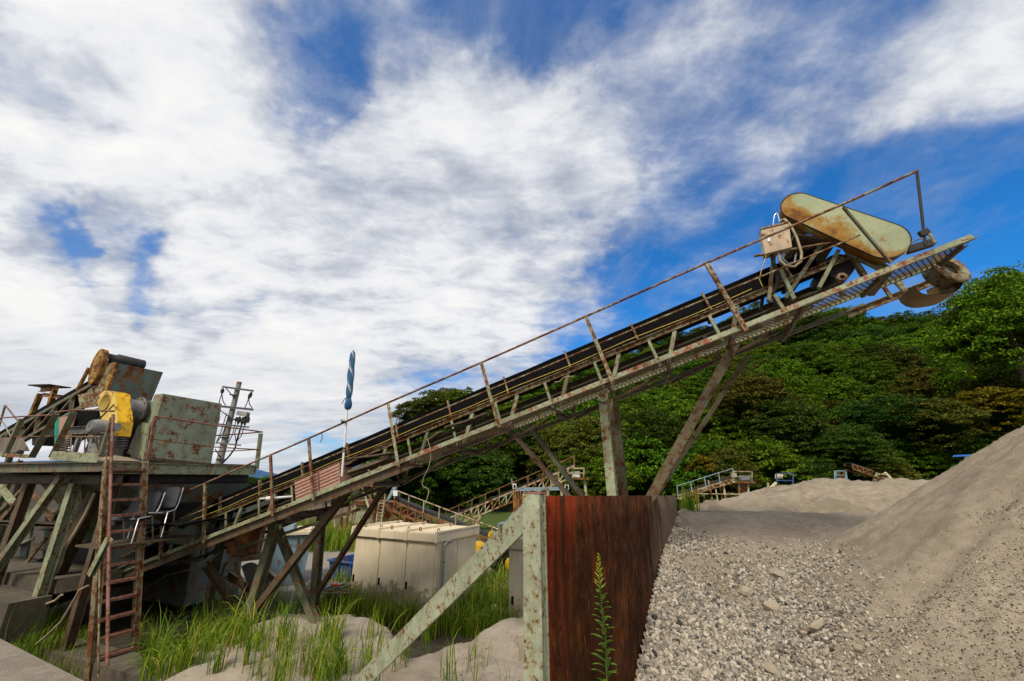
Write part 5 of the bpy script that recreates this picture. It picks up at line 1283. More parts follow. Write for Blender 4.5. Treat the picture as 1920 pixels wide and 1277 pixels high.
special_tree(1600, 850, 55, 'dark', 'dark tree low behind the far crest of the gravel heap', 41, .8)
special_tree(1120, 850, 60, 'olive', 'yellow green tree behind the tall conveyor legs', 43, .9)
special_tree(1230, 830, 60, 'dark', 'dark tree beside the raking conveyor leg', 43, .9)
cand = []
rr_ = random.Random(3)
yy = 41.; row = 0
while yy < 104:
    sp = 3.7 + (yy - 41) * .038
    xx = -17 + (row % 2) * sp * .5
    while xx < 1.33 * yy + 4:
        x_, y_ = xx + rr_.uniform(-1.1, 1.1), yy + rr_.uniform(-1.1, 1.1)
        cand.append((x_, y_)); xx += sp
    yy += sp * .92; row += 1
def usable(x, y):
    h = float(hill(np.array(x), np.array(y))); px, py, fw = pxy(x, y, h + 3)
    return h, px, 705 < px < 1990 and py > 480
n_tree = 0; sel = []
for x, y in cand:
    h, px, ok = usable(x, y)
    if not ok or (ridge(x) < 4 and y > 62): continue
    if any((x - a) ** 2 + (y - b) ** 2 < (r * .6) ** 2 for a, b, r in special): continue
    sel.append((x, y, h))
sel.sort(key=lambda t: t[1]); sel = sel[:268] if len(sel) <= 268 else [sel[i] for i in np.linspace(0, len(sel) - 1, 268).astype(int)]
print('hill trees', len(sel))
for x, y, h in sel:
    patch = float(fbm(np.array(x * .045 + 3), np.array(y * .07), 3)); px = pxy(x, y, h + 3)[0]
    low_right = 1 if (px > 1480 and y < 58) else 0
    w_ = [.46, .34, .13, .07, .0, .0] if not low_right else [.28, .2, .25, .17, .08, .02]
    if patch > .25: w_ = [.32, .26, .2, .2, .02, .0]
    kind = rr_.choices(['round', 'tall', 'dark', 'olive', 'brown', 'gold'], w_)[0]
    r = rr_.uniform(2.5, 3.7) * (1 + (y - 41) * .005)
    tree(x, y, h + .2, r, kind, sq=rr_.uniform(.85, 1.15), withtrunk=y < 46)
for i in range(26):                                   # the low wood beyond the yard on the left
    y = rr_.uniform(58, 95); px = rr_.uniform(395, 560); q = atY(px, 900, y)
    z = float(hill(np.array(q.x), np.array(y))) if q.x > -90 else 0
    tree(q.x, y, -.6, rr_.uniform(1.5, 2.2), rr_.choice(['round', 'olive', 'dark']), 'low green tree in the distant wood beyond the conveyor tail', 'trees of the low distant wood', .9)

# ------------------------------------------------------------------ grass and weeds
def blades(n, posf, lenf, wid=.008, bend=.6, seg=5):
    x, y = posf(n); n = len(x); z = gz(x, y) - .02
    Ln = lenf(x, y) * rng.lognormal(0, .28, n); az = rng.uniform(0, 2 * pi, n); bd = bend * rng.uniform(.3, 1.5, n); lean = rng.normal(0, .16, n)
    hx_, hy_ = np.cos(az), np.sin(az); wx_, wy_ = -hy_, hx_; tw = rng.uniform(-.5, .5, n)
    pts = []; px_, pz_ = np.zeros(n), np.zeros(n); ang = lean.copy()
    for k in range(seg + 1):
        t = k / seg; w_ = wid * (1 - t ** 2.2) * (.75 + .25 * min(1, t * 4)) * rng.uniform(.9, 1.1, n)
        c = np.stack([x + hx_ * px_, y + hy_ * px_, z + pz_], 1); o = np.stack([wx_, wy_, tw], 1) * w_[:, None]
        pts += [c - o, c + o]
        st_ = Ln / seg; px_ = px_ + np.sin(ang) * st_; pz_ = pz_ + np.cos(ang) * st_; ang = ang + bd * (1.6 / seg) * (.4 + 1.5 * t)
    v = np.stack(pts, 1).reshape(-1, 3); m = 2 * (seg + 1); f = []
    for k in range(seg): f.append(np.stack([np.arange(n) * m + 2 * k, np.arange(n) * m + 2 * k + 1, np.arange(n) * m + 2 * k + 3, np.arange(n) * m + 2 * k + 2], 1))
    return v, np.concatenate(f)
def tufts(zones):
    def fn(n):
        xs, ys = [], []; tot = sum(z_[5] for z_ in zones)
        for (px0, px1, py0, py1, zz0, wgt, per) in zones:
            k = max(1, int(n * wgt / tot / per))
            for _ in range(k):
                q = atZ(rng.uniform(px0, px1), rng.uniform(py0, py1), zz0); a = rng.integers(int(per * .6), int(per * 1.5) + 1)
                xs.append(q.x + rng.normal(0, .06, a)); ys.append(q.y + rng.normal(0, .06, a))
        x, y = np.concatenate(xs), np.concatenate(ys); ok = plate_side(x, y) < -.12
        return x[ok], y[ok]
    return fn
# (px0, px1, py0, py1, ground z, weight, blades per tuft)
Z1 = [(250, 440, 1170, 1270, .1, 1.5, 22), (330, 620, 1110, 1190, .1, 1.6, 20), (430, 640, 1180, 1290, .45, 1.3, 14), (270, 400, 1240, 1320, .15, 1.3, 20)]
Z2 = [(600, 830, 1090, 1150, .0, 2.0, 20), (640, 720, 1130, 1160, .05, .6, 16), (790, 990, 1110, 1200, .0, 4.4, 22), (860, 960, 1085, 1120, .0, .8, 18), (700, 780, 1150, 1180, .0, .6, 18)]
Z3 = [(560, 780, 1180, 1290, .5, .8, 9), (800, 990, 1210, 1300, .5, .28, 7), (480, 640, 1200, 1300, .45, .9, 10)]
Z4 = [(25, 130, 1165, 1225, .3, 1.0, 16), (90, 165, 1200, 1275, .1, .7, 14)]
def mk_grass(label_name, zones, n, ln, wid, bend):
    v, f = blades(n, tufts(zones), ln, wid, bend); o = npobj('grass', v, f, 'grass', smooth=True); tag(o, kind='stuff'); return o
mk_grass('g', Z1, 1500, lambda x, y: np.full(len(x), .56), .0085, 1.55)
mk_grass('g', Z2, 6400, lambda x, y: np.full(len(x), .54), .009, 1.3)
mk_grass('g', Z3, 520, lambda x, y: np.full(len(x), .46), .0065, .9)
mk_grass('g', Z4, 2200, lambda x, y: np.full(len(x), .34), .006, .7)
mk_grass('g', [(20, 120, 1160, 1230, .25, 1., 12)], 900, lambda x, y: np.full(len(x), .5), .012, .6)
# pebbles on the sand
qx = rng.uniform(-5, 1.2, 9000); qy = rng.uniform(4.2, 9.4, 9000); zz_p = gz(qx, qy); okp = (plate_side(qx, qy) < -.15) & (zz_p > .2) & (fbm(qx * 1.5, qy * 1.5, 3) > -.25)
qx, qy, zz_p = qx[okp], qy[okp], zz_p[okp]; shp_v, shp_f = rockshape(1); Rm_ = rot(len(qx)); ps = .0065 * rng.lognormal(0, .5, len(qx))
vv = np.einsum('nij,kj->nki', Rm_, shp_v) * ps[:, None, None] + np.stack([qx, qy, zz_p + ps * .2], 1)[:, None, :]
o = npobj('pebbles', vv.reshape(-1, 3), (shp_f[None] + (np.arange(len(qx)) * len(shp_v))[:, None, None]).reshape(-1, 3), 'stones'); tag(o, kind='stuff')
# far turf and tufts on the heap edge
def farpos(n):
    px = rng.uniform(540, 760, n); py = rng.uniform(985, 1035, n); t = [(atZ(a, b, 0.)) for a, b in zip(px, py)]
    return np.array([q.x for q in t]), np.array([q.y for q in t])
v, f = blades(5200, farpos, lambda x, y: np.full(len(x), .75), .02, .6, 4); o = npobj('grass', v, f, 'grass', smooth=True); tag(o, kind='stuff')
q = atF(1292, 955, 8.3)
def tf(n): return np.full(n, q.x) + rng.normal(0, .10, n), np.full(n, q.y) + rng.normal(0, .1, n)
v, f = blades(80, tf, lambda x, y: np.full(len(x), .40), .011, .34); v[:, 2] += q.z - .05 - gz(np.array(q.x), np.array(q.y))
o = npobj('reed_tuft', v, f, 'grass', (q.x, q.y, q.z), True); tag(o, 'tuft of upright yellow green reed growing at the far end of the steel plate', 'grass tuft')

# tall weed in front of the steel plate
wd_ = thing('goldenrod', 'tall single leafy weed with yellowish budding tip in front of the rusty steel plate', 'weed', atF(1138, 1330, 3.1))
wtop, wbot = atF(1122, 1036, 3.05), atF(1138, 1290, 3.0); wroot = wbot + (wbot - wtop) * .9
stem_pts = [wroot, wbot.lerp(wroot, .5), wbot, wbot.lerp(wtop, .35) + V((.012, 0, 0)), wbot.lerp(wtop, .7) + V((-.008, 0, 0)), wtop]
pipe('stem', wd_, 'stem_green', stem_pts, [.007, .006, .0055, .005, .004, .0015], 7)
def stem_at(t):                                        # 0 root .. 1 tip
    k = t * (len(stem_pts) - 1); i = min(int(k), len(stem_pts) - 2); return stem_pts[i].lerp(stem_pts[i + 1], k - i)
lv = 0
for i in range(64):
    t = .12 + .70 * i / 63; p = stem_at(t); a = i * 2.4; ln = .125 * (1 - .45 * max(0, (t - .55) / .3)) * random.uniform(.7, 1.2)
    a += random.uniform(-.5, .5); d_ = V((cos(a), sin(a), .75 + random.uniform(-.3, .2))).normalized(); s_ = d_.cross(V((0, 0, 1))).normalized(); nn = s_.cross(d_)
    m = MB(); rows = []
    for k in range(6):
        u = k / 5; c = p + d_ * ln * u - V((0, 0, .035)) * u * u * (ln / .1); wv = .021 * sin(pi * min(1, u * .9 + .08)) ** .8 * (1 - u * .25)
        rows.append([c - s_ * wv, c + nn * -.002, c + s_ * wv])
    m.sheet(rows, smooth=True); link('leaf', m, 'weed_leaf', wd_)
for i in range(26):
    t = .82 + .17 * i / 25; p = stem_at(t); a = i * 2.4; ln = .055 * (1 - (t - .82) / .2)
    d_ = V((cos(a), sin(a), .65)).normalized()
    link('flower_spray', MB().tube([p, p + d_ * ln * .5, p + d_ * ln + V((0, 0, .006))], [.003, .0055, .002], 6), 'weed_flower', wd_)

# ------------------------------------------------------------------ yard machines and scrap behind
# blue skip
sk0, sk1 = atZ(612, 1093, 0.), atZ(690, 1107, 0.)
ex = (sk1 - sk0); ex.z = 0; ex.normalize(); ey = V((-ex.y, ex.x, 0)); SL, SWd, SH = 2.0, 1.7, .62
sk = thing('skip', 'open blue steel waste skip with rust red inside behind the conveyor legs', 'skip', sk0)
def K(a, b, z): return sk0 + ex * a + ey * b + V((0, 0, z))
def kp(nm, pts, ext, mat): return link(nm, MB().prism(pts, ext), mat, sk)
kp('front_wall', [K(.06, .06, 0), K(SL - .06, .06, 0), K(SL, 0, SH), K(0, 0, SH)], ey * .02, 'blue'); kp('back_wall', [K(.06, SWd - .06, 0), K(SL - .06, SWd - .06, 0), K(SL, SWd, SH), K(0, SWd, SH)], ey * -.02, 'rust_red_inside')
kp('end_wall', [K(.06, .083, 0), K(.06, SWd - .083, 0), K(0, SWd - .025, SH), K(0, .025, SH)], ex * .02, 'blue'); kp('end_wall', [K(SL - .06, .083, 0), K(SL - .06, SWd - .083, 0), K(SL, SWd - .025, SH), K(SL, .025, SH)], ex * -.02, 'rust_red_inside')
kp('floor', [K(.09, .09, .02), K(SL - .09, .09, .02), K(SL - .09, SWd - .09, .02), K(.09, SWd - .09, .02)], V((0, 0, .02)), 'rust_red_inside')
for a, b in ((K(-.03, -.03, SH), K(SL + .03, -.03, SH)), (K(-.03, SWd + .03, SH), K(SL + .03, SWd + .03, SH)), (K(-.03, -.03, SH), K(-.03, SWd + .03, SH)), (K(SL + .03, -.03, SH), K(SL + .03, SWd + .03, SH))):
    bar('rim_rail', sk, 'blue', a, b, 'B', .05, .05)
for a in (.5, 1.0, 1.5): bar('stiffener', sk, 'blue', K(a, -.015, .05), K(a, -.035, SH - .03), 'B', .05, .03)
# pale blue tank with lid
tk0 = atZ(500, 1102, 0.)
tk = thing('tank', 'pale blue square tank with dusty sloping lid behind the trestle legs', 'tank', tk0)
tex = V((.92, .38, 0)).normalized(); tey = V((-tex.y, tex.x, 0))
def T(a, b, z): return tk0 + tex * a + tey * b + V((0, 0, z))
def tq(nm, a0, a1, b0, b1, z0, z1, mat, tp=0.): return link(nm, MB().hexa([T(a0 + tp, b0 + tp, z0), T(a1 - tp, b0 + tp, z0), T(a1 - tp, b1 - tp, z0), T(a0 + tp, b1 - tp, z0), T(a0, b0, z1), T(a1, b0, z1), T(a1, b1, z1), T(a0, b1, z1)]), mat, tk)
tq('body', -.2, 1.0, 0, 1.3, 0, 1.36, 'pale_blue', .12); tq('lid', -.28, 1.08, -.08, 1.38, 1.365, 1.44, 'roof_cream'); tq('lid_ridge', -.1, .45, .1, 1.2, 1.445, 1.62, 'pale_blue', -.05)
tq('lid_step', .5, .95, .1, 1.2, 1.445, 1.5, 'roof_cream'); tq('strap', .62, .67, -.02, -.005, .1, 1.3, 'background_rust')
# rusty feeder with sagging belt under the trestle
fd0 = atZ(455, 1120, 0.)
fd = thing('feeder', 'rusty hopper feeder with a sagging black belt between the trestle legs', 'feeder', fd0)
link('box', MB().hexa([atF(425, 1040, 8.9), atF(480, 1036, 8.6), atF(490, 1036, 9.4), atF(440, 1040, 9.7), atF(420, 985, 8.7), atF(490, 985, 8.4), atF(500, 985, 9.3), atF(440, 985, 9.6)]), 'background_rust', fd)
link('lip', MB().box(atF(463, 1045, 8.6), (.28, .1, .02), (-.05, .16, 0), (0, 0, .05)), 'brown_steel', fd)
rw = [[atF(452 + 40 * u + v * 22, 1062 + 6 * u + v * 62 - 10 * sin(pi * u), 8.7 - .3 * u) for u in np.linspace(0, 1, 7)] for v in np.linspace(0, 1, 7)]
link('belt', MB().sheet(rw, smooth=True).sheet([[p + V((0, .03, 0)) for p in r][::-1] for r in rw], smooth=True), 'drum_grey', fd)
for a, b, F0, F1, m_ in (((385, 1058), (462, 1165), 8.8, 8.3, 'brown_steel'), ((425, 1075), (480, 1110), 9.2, 8.7, 'stile'), ((500, 1075), (525, 1095), 8.8, 8.6, 'hose_tan')):
    bar('frame_beam', fd, m_, atF(*a, F0), atF(*b, F1), 'C', .10, .16, .012)
pipe('pipe_bend', fd, 'drum_grey', [atF(415, 1080, 8.9), atF(420, 1060, 8.9), atF(432, 1050, 8.9), atF(440, 1045, 8.9)], .03)
# scrap pallet
sp0 = atZ(570, 1118, .3); pal = thing('scrap_pallet', 'wooden pallet piled with grey scrap in the grass before the blue skip', 'pallet', sp0)
for i in range(6):
    a, b = atZ(566 + i * 3, 1112 - i * 4, .42), atZ(660, 1112 - i * 3.5, .42); bar('board', pal, 'weathered_wood', a, b + V((0, 0, .03 * sin(i * 2.))), 'B', .12, .02)
for px in (575, 615, 655): bar('bearer', pal, 'weathered_wood', atZ(px, 1117, .34), atZ(px + 6, 1092, .34), 'B', .09, .12)
for i in range(5): link('scrap', MB().tube([atZ(600 + i * 9, 1100 + (i % 3) * 4, .47), atZ(622 + i * 8, 1098 - (i % 2) * 5, .48)], .03, 7), 'galvanised' if i % 2 else 'drum_grey', pal)
o = link('bottle', MB().lathe(atZ(622, 1097, .55), V((1, .2, 0)), [(0, .0), (0, .035), (.12, .035), (.16, .014), (.19, .014), (.19, 0)], 12), 'orange_plastic'); tag(o, 'small red bottle lying on the scrap pallet boards', 'bottle')
# compact yellow loader between the cabinets
ld0 = atZ(915, 1090, 0.)
lo = thing('wheel_loader', 'yellow compact wheel loader with black tyres partly hidden behind the green brace', 'loader', ld0)
lx = V((.94, .34, 0)).normalized(); ly = V((-lx.y, lx.x, 0))
def LD(a, b, z): return ld0 + lx * a + ly * b + V((0, 0, z))
def lq(nm, a0, a1, b0, b1, z0, z1, mat, tp=0., par=None): return link(nm, MB().hexa([LD(a0, b0, z0), LD(a1, b0, z0), LD(a1, b1, z0), LD(a0, b1, z0), LD(a0 + tp, b0 + tp, z1), LD(a1 - tp, b0 + tp, z1), LD(a1 - tp, b1 - tp, z1), LD(a0 + tp, b1 - tp, z1)]), mat, par or lo)
lq('chassis', -.9, 1.1, .25, 1.0, .35, .62, 'dark_machine'); lq('hood', -1.0, .1, .15, 1.1, .6, 1.0, 'yellow', .08); lq('seat', .1, .4, .4, .85, .62, .8, 'black_vinyl'); lq('seat_back', .08, .16, .4, .85, .8, 1.1, 'black_vinyl', .02)
link('lift_arm', MB().prism([LD(.05, .12, .75), LD(.22, .12, .75), LD(.26, .12, 1.25), LD(.2, .12, 1.38), LD(.1, .12, 1.38), LD(.03, .12, 1.25)], ly * .08), 'yellow', lo)
link('lift_arm', MB().prism([LD(.15, .1, 1.3), LD(.9, .1, .75), LD(1.0, .1, .82), LD(.2, .1, 1.40)], ly * -.07), 'chrome', lo)
link('bucket', MB().prism([LD(1.1, .0, .2), LD(1.7, .0, .15), LD(1.3, .0, .25), LD(1.25, .0, .6), LD(1.1, .0, .6)], ly * 1.25), 'dark_machine', lo)
for a in (-.55, .75):
    for b in (.02, 1.02):
        w_ = link('wheel', MB().lathe(LD(a, b, .42), ly, [(0, .2), (0, .2), (.0, .38), (.03, .42), (.17, .42), (.20, .38), (.2, .2)], 24), 'black_rubber', lo)
        link('rim', MB().lathe(LD(a, b - .004, .42), ly, [(.0, 0), (.0, .08), (.03, .12), (.0, .205), (.2, .205), (.2, 0)], 20), 'yellow', w_)
o = link('log', MB().tube([atZ(920, 1142, .1), atZ(952, 1134, .12)], [.08, .07], 8), 'roof_cream'); tag(o, 'short pale broken concrete lump lying in the grass between the cabinets', 'debris')
bpy.data.objects[o.name].name = 'concrete_lump'
# timber fence at the far side
fe = thing('timber_fence', 'tall brown weathered timber fence behind the trestle', 'fence', atY(620, 1000, 24))
fa, fb_ = atY(560, 992, 26), atY(700, 992, 24); fa.z = fb_.z = 0
for i in range(14):
    a, b = fa.lerp(fb_, i / 14), fa.lerp(fb_, (i + .94) / 14); hgt = 1.55 + .06 * sin(i * 2.7)
    link('board', MB().hexa([a, b, b + V((.02, .04, 0)), a + V((.02, .04, 0))] + [p + V((0, 0, hgt)) for p in (a, b, b + V((.02, .04, 0)), a + V((.02, .04, 0)))]), 'fence_wood', fe)

# ------------------------------------------------------------------ distant conveyors and screens
def far_conveyor(name, lab, p0, p1, perp, depth=.45, rail=.55, bays=12, mat='background_green', legs=(), posts=True, railmat=None):
    c = thing(name, lab, 'conveyor', (p0 + p1) / 2); up = V((0, 0, 1)); n = bays
    for k, off in enumerate((V((0, 0, 0)), perp)):
        bar('top_chord', c, mat, p0 + off + up * depth, p1 + off + up * depth, 'B', .09, .09); bar('bottom_chord', c, mat, p0 + off, p1 + off, 'B', .09, .09)
        if k == 0:
            for i in range(n):
                a, b = p0.lerp(p1, i / n), p0.lerp(p1, (i + 1) / n); bar('truss_upright', c, mat, a, a + up * depth, 'B', .06, .06)
                bar('truss_diagonal', c, mat, a + up * .04, b + up * (depth - .04), 'B', .05, .05)
    d_ = (p1 - p0).normalized()
    link('belt', MB().hexa([p0 + perp * .1 + up * (depth + .08), p1 + perp * .1 + up * (depth + .08), p1 + perp * .9 + up * (depth + .08), p0 + perp * .9 + up * (depth + .08),
                            p0 + perp * .1 + up * (depth + .16), p1 + perp * .1 + up * (depth + .16), p1 + perp * .9 + up * (depth + .16), p0 + perp * .9 + up * (depth + .16)]), 'dark_machine', c)
    if rail:
        pipe('handrail', c, railmat or mat, [p0 + up * (depth + rail), p1 + up * (depth + rail)], .03, 6)
        for i in range(0, n + 1, 2):
            a = p0.lerp(p1, i / n); bar('rail_post', c, railmat or mat, a + up * depth, a + up * (depth + rail), 'B', .05, .05)
    for t, dx in legs:
        a = p0.lerp(p1, t); bar('support_leg', c, mat, a, V((a.x + dx, a.y, 0)), 'B', .12, .12); bar('support_leg', c, mat, a + perp, V((a.x + perp.x + dx, a.y + perp.y, 0)), 'B', .12, .12)
    return c
far_conveyor('background_conveyor', 'distant conveyor with cream handrail sloping down from the ladder tower towards the cabinet', atY(738, 958, 22), atY(960, 1052, 18.5), V((.15, .8, 0)), .42, .55, 14, 'background_rust', legs=((.12, 0), (.45, .2)), railmat='background_cream')
far_conveyor('background_conveyor', 'distant lattice conveyor climbing across dark trees to the small cage platform', atY(835, 992, 28), atY(1078, 893, 24), V((.1, .9, 0)), .55, .5, 18, 'background_cream', legs=((.30, -.5), (.62, 0), (.9, .2)), railmat='background_rust')
far_conveyor('background_conveyor', 'distant pale walkway conveyor rising to the railed platform beyond the reed tuft', atY(1272, 936, 30), atY(1378, 903, 29), V((.2, .9, 0)), .22, .62, 8, 'background_cream', legs=((.3, 0), (.8, 0)), railmat='pale_blue')
far_conveyor('background_conveyor', 'thin rusty conveyor boom low behind the far crest of the heap', atY(1600, 880, 33), atY(1640, 893, 33), V((0, .8, 0)), .35, 0, 4, 'background_rust')
# tower of the first distant conveyor
tw = thing('screening_tower', 'distant green rusty screening hut on posts with a pale ladder and sloping red chutes', 'tower', atY(700, 1000, 22))
TY = 22.3
def tb(nm, a, b, mat, w=.1, y0=TY, prof='B'): return bar(nm, tw, mat, atY(*a, y0), atY(*b, y0), prof, w, w)
def tpan(nm, pts, mat, y0=TY, th=.1): return link(nm, MB().prism([atY(*p, y0) for p in pts], (0, th, 0)), mat, tw)
tpan('hut_wall', [(662, 990), (742, 990), (742, 950), (668, 945)], 'background_green', 23.4, 1.2); tpan('hut_roof', [(662, 946), (745, 951), (745, 943), (665, 938)], 'background_rust', 23.2, 1.6)
tpan('side_panel', [(652, 985), (662, 985), (668, 950), (660, 948)], 'background_cream', 22.6); tpan('deck', [(615, 997), (785, 1000), (785, 993), (615, 990)], 'background_rust', 22.0, 2.0)
for a, b, m_ in (((648, 990), (655, 948), 'background_rust'), ((662, 1030), (662, 992), 'background_rust'), ((700, 1030), (702, 940), 'background_rust'), ((745, 1012), (748, 925), 'background_green'), ((775, 1008), (772, 950), 'background_green'), ((683, 925), (693, 955), 'background_cream'), ((693, 925), (702, 960), 'background_rust'), ((640, 988), (640, 968), 'background_rust'), ((628, 988), (628, 968), 'background_cream')):
    tb('post', a, b, m_)
tb('rail', (622, 968), (660, 970), 'background_cream', .06); tb('rail', (680, 912), (720, 914), 'background_cream', .08); tb('rail', (745, 972), (785, 976), 'background_rust', .06)
for px in (683, 694, 704): tb('upper_post', (px, 928), (px - 2, 910), 'background_cream', .12)
tpan('upper_deck', [(676, 912), (722, 914), (722, 908), (676, 906)], 'background_rust', 22.0, 1.2)
tpan('chute', [(716, 940), (722, 938), (748, 972), (740, 976)], 'background_rust', 22.0, .3); tpan('chute', [(750, 962), (762, 955), (775, 970), (765, 978)], 'rust_red_inside', 22.2, .8)
tpan('head_cover', [(722, 942), (736, 914), (744, 913), (730, 935)], 'pale_blue', 21.9, .3); tpan('switch_box', [(737, 930), (745, 930), (745, 920), (737, 920)], 'white_sign', 21.7, .15)
for x0, x1_ in ((700, 712), (710, 723)): tb('ladder_stile', (x0 + 4, 990), (x1_, 926 if x0 == 710 else 938), 'background_cream', .07, 21.6)
for i in range(8): t = i / 8; tb('ladder_rung', (704.5 + 8 * t, 985 - 48 * t), (714.5 + 8 * t, 986 - 48 * t), 'background_cream', .05, 21.6)
o = link('orange_helmet', MB().lathe(atY(671, 914, 22.2), (0, 0, 1), [(0, .16), (.06, .15), (.12, .09), (.14, 0)], 14), 'orange_plastic'); tag(o, 'small orange helmet resting up by the screening hut', 'helmet')
# cage platform with panel at the end of the lattice conveyor
def cage(name, lab, x0, y0, x1_, y1_, Y0, post_mat, box, boxmat, legs_to, floor_mat='background_rust'):
    c = thing(name, lab, 'platform', atY((x0 + x1_) / 2, y1_, Y0))
    for yy_ in (Y0, Y0 + .9):
        for a, b in (((x0, y1_), (x0, y0)), ((x1_, y1_), (x1_, y0))): bar('rail_post', c, post_mat, atY(*a, yy_), atY(*b, yy_), 'B', .07, .07)
        bar('top_rail', c, post_mat, atY(x0, y0, yy_), atY(x1_, y0, yy_), 'B', .07, .07); bar('knee_rail', c, post_mat, atY(x0, (y0 + y1_) / 2, yy_), atY(x1_, (y0 + y1_) / 2, yy_), 'B', .05, .05)
    link('deck', MB().prism([atY(x0 - 3, y1_ + 3, Y0), atY(x1_ + 8, y1_ + 3, Y0), atY(x1_ + 8, y1_, Y0), atY(x0 - 3, y1_, Y0)], (0, 1., 0)), floor_mat, c)
    if box: link('panel_box', MB().prism([atY(box[0], box[3], Y0 + .2), atY(box[2], box[3], Y0 + .2), atY(box[2], box[1], Y0 + .2), atY(box[0], box[1], Y0 + .2)], (0, .3, 0)), boxmat, c)
    for a, b in legs_to: bar('support_leg', c, post_mat, atY(*a, Y0 + .3), atY(*b, Y0 + .3), 'B', .12, .12)
    return c
cage('cage_platform', 'small pale railed cage with white panel on a post above the steel plate', 1065, 878, 1095, 896, 24, 'background_cream', (1073, 884, 1087, 895), 'white_sign', [((1096, 899), (1103, 960))])
rp = cage('railed_platform', 'pale green railed platform with silver panel on a rusty pedestal beyond the heap', 1374, 884, 1410, 903, 29, 'background_green', (1390, 891, 1407, 901), 'galvanised', [((1403, 905), (1403, 945)), ((1385, 905), (1388, 945))])
link('pedestal', MB().prism([atY(1382, 906, 29.4), atY(1400, 906, 29.4), atY(1400, 926, 29.4), atY(1393, 926, 29.4)], (0, .6, 0)), 'background_rust', rp)
link('control_panel', MB().prism([atY(1373, 895, 28.9), atY(1382, 895, 28.9), atY(1381, 887, 28.9), atY(1372, 887, 28.9)], (0, .15, 0)), 'cabinet_beige', rp)
for k, (a, b) in enumerate((((1328, 900), (1336, 938)), ((1333, 938), (1344, 938)), ((1342, 917), (1346, 940)))): bar('gate_bar', rp, 'background_cream', atY(*a, 28.5), atY(*b, 28.5), 'B', .08, .08)
pipe('yard_rail', rp, 'background_cream', [atY(1290, 926, 28.6), atY(1415, 927, 28.6)], .04, 6)
for px in (1300, 1320, 1360, 1380): bar('yard_post', rp, 'background_rust', atY(px, 945, 28.6), atY(px, 926, 28.6), 'B', .06, .06)
cage('blue_frame', 'bright blue steel frame with cream panel and rusty chute behind the heap', 1456, 888, 1487, 914, 31, 'blue', (1458, 889, 1468, 897), 'cabinet_beige', [((1456, 914), (1457, 935)), ((1488, 914), (1490, 935))], 'background_cream')
c = cage('grey_gantry', 'pale grey gantry frame with cross bracing just above the far crest of the heap', 1565, 883, 1585, 899, 33, 'pale_blue', None, None, [((1566, 884), (1571, 905)), ((1585, 884), (1588, 905))], 'pale_blue')
for a, b in (((1570, 885), (1584, 900)), ((1584, 885), (1572, 900))): bar('cross_brace', c, 'background_rust', atY(*a, 33), atY(*b, 33), 'B', .06, .06)
c = thing('crusher_roof', 'low blue and cream machine top peeping over the far crest of the heap', 'machine', atY(1660, 905, 33))
for a, b, m_ in (((1637, 905), (1645, 887), 'background_green'), ((1645, 889), (1660, 889), 'background_cream'), ((1659, 886), (1675, 902), 'roof_cream'), ((1648, 895), (1665, 897), 'background_rust'), ((1638, 896), (1648, 896), 'ochre')): bar('frame_bar', c, m_, atY(*a, 33), atY(*b, 33), 'B', .14, .14)
link('tarp', MB().prism([atY(1652, 905, 32.8), atY(1687, 905, 32.8), atY(1680, 899, 32.8), atY(1655, 899, 32.8)], (0, .8, 0)), 'pale_blue', c)
c = thing('loose_frame', 'tangle of cream and rusty frame bars beside the blue frame behind the heap', 'frame', atY(1440, 925, 31))
for a, b, m_ in (((1412, 925), (1440, 918), 'background_rust'), ((1425, 921), (1450, 914), 'background_cream'), ((1438, 922), (1455, 905), 'roof_cream'), ((1440, 905), (1440, 922), 'background_green'), ((1414, 921), (1414, 929), 'roof_cream')): bar('frame_bar', c, m_, atY(*a, 31), atY(*b, 31), 'B', .13, .13)
tpq = [atF(1850, 853, 9.5), atF(1880, 852, 9.5), atF(1878, 848, 9.5), atF(1856, 849, 9.5)]
tpq = [atY(1853, 853.5, 24), atY(1878, 852, 24), atY(1877, 849, 24), atY(1856, 850, 24)]
o = link('tarp_roof', MB().prism(tpq, (0, 2.0, 0)), 'tarp_blue'); tag(o, 'thin blue sheet roof showing behind the steep sand heap', 'roof')
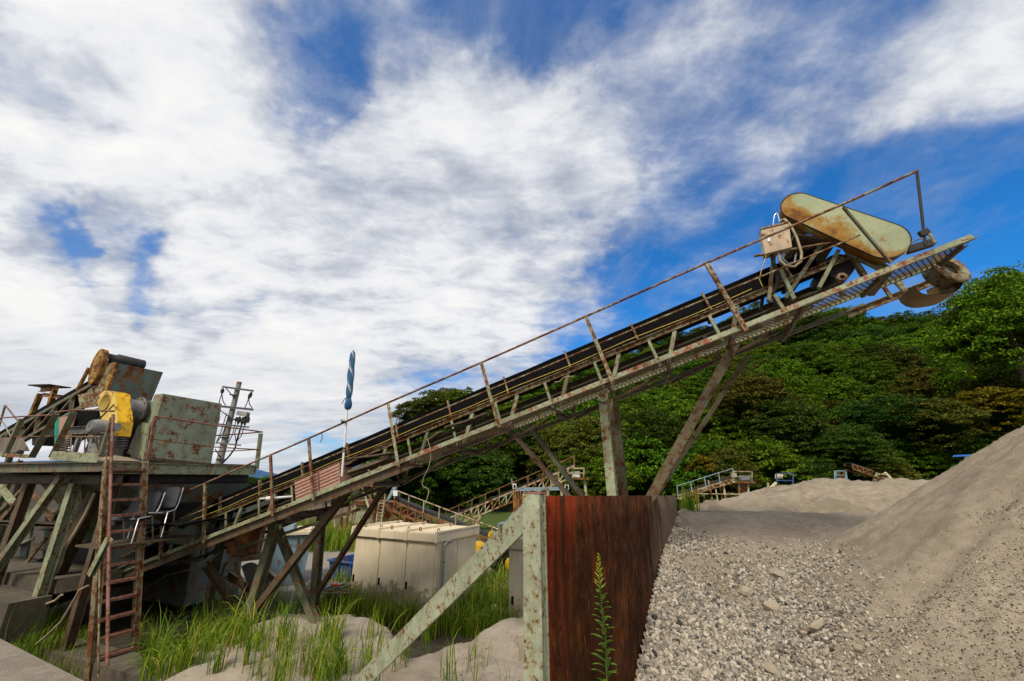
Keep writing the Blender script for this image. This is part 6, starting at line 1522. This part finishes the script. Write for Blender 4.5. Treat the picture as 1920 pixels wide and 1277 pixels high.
# small yard beams and signs above the retaining post
sg = thing('gantry_beam', 'pale grey horizontal beam on thin rusty posts behind the green wall post', 'beam', atY(990, 960, 12))
bar('beam', sg, 'pale_blue', atY(966, 918, 12), atY(1050, 916, 12), 'B', .09, .09)
for px, m_ in ((966, 'ochre'), (972, 'background_rust'), (1027, 'background_cream')): bar('post', sg, m_, atY(px, 917, 12), V((atY(px, 917, 12).x - .02, 12, 0)), 'B', .08, .08)
for x0, x1_, y0 in ((994, 1004, 922), (1010, 1018, 924)): link('hanging_plate', MB().prism([atY(x0, y0 + 8, 12), atY(x1_, y0 + 8, 12), atY(x1_ + 2, y0, 12), atY(x0 - 2, y0, 12)], (0, .02, 0)), 'background_cream', sg)
def sign(x0, y0, x1_, y1_, Y0, lab, strokes, pole=None):
    s = thing('sign', lab, 'sign', atY((x0 + x1_) / 2, y1_, Y0)); pts = [atY(x0, y1_, Y0), atY(x1_, y1_, Y0), atY(x1_, y0, Y0), atY(x0, y0, Y0)]
    link('board', MB().prism(pts, (0, .015, 0)), 'white_sign', s)
    m = MB()
    for a, b in strokes:
        p, q = [pts[0] + (pts[1] - pts[0]) * u + (pts[3] - pts[0]) * v + V((0, -.006, 0)) for u, v in (a, b)]; m.beam(p, q, 'B', .035, .008, up=(0, 1, 0))
    link('lettering', m, 'sign_ink', s)
    if pole: bar('pole', s, 'galvanised', atY(*pole[0], Y0 + .03), atY(*pole[1], Y0 + .03), 'B', .04, .03)
    return s
sign(961.5, 907, 968, 916, 12, 'small white sign with a dark letter fixed to a slanting pale stick', [((.28, .2), (.5, .8)), ((.5, .8), (.72, .2)), ((.36, .42), (.64, .42))], ((959, 897), (964, 922)))
sign(1059, 909, 1066.5, 918, 12.4, 'small white sign with a dark letter between the two slanting conveyor legs', [((.3, .2), (.3, .8)), ((.3, .8), (.7, .8)), ((.7, .8), (.7, .5)), ((.3, .5), (.7, .5)), ((.7, .5), (.7, .2)), ((.3, .2), (.7, .2))], ((1062, 916), (1063, 935)))
c = thing('yard_stair', 'thin pale green stair rail rising behind the green brace', 'stair rail', atY(955, 1000, 15))
for a, b in (((935, 1002), (935, 982)), ((935, 982), (962, 975)), ((945, 996), (945, 980)), ((950, 978), (975, 945)), ((955, 992), (955, 976))): bar('rail_bar', c, 'pale_blue', atY(*a, 15), atY(*b, 15), 'B', .05, .05)
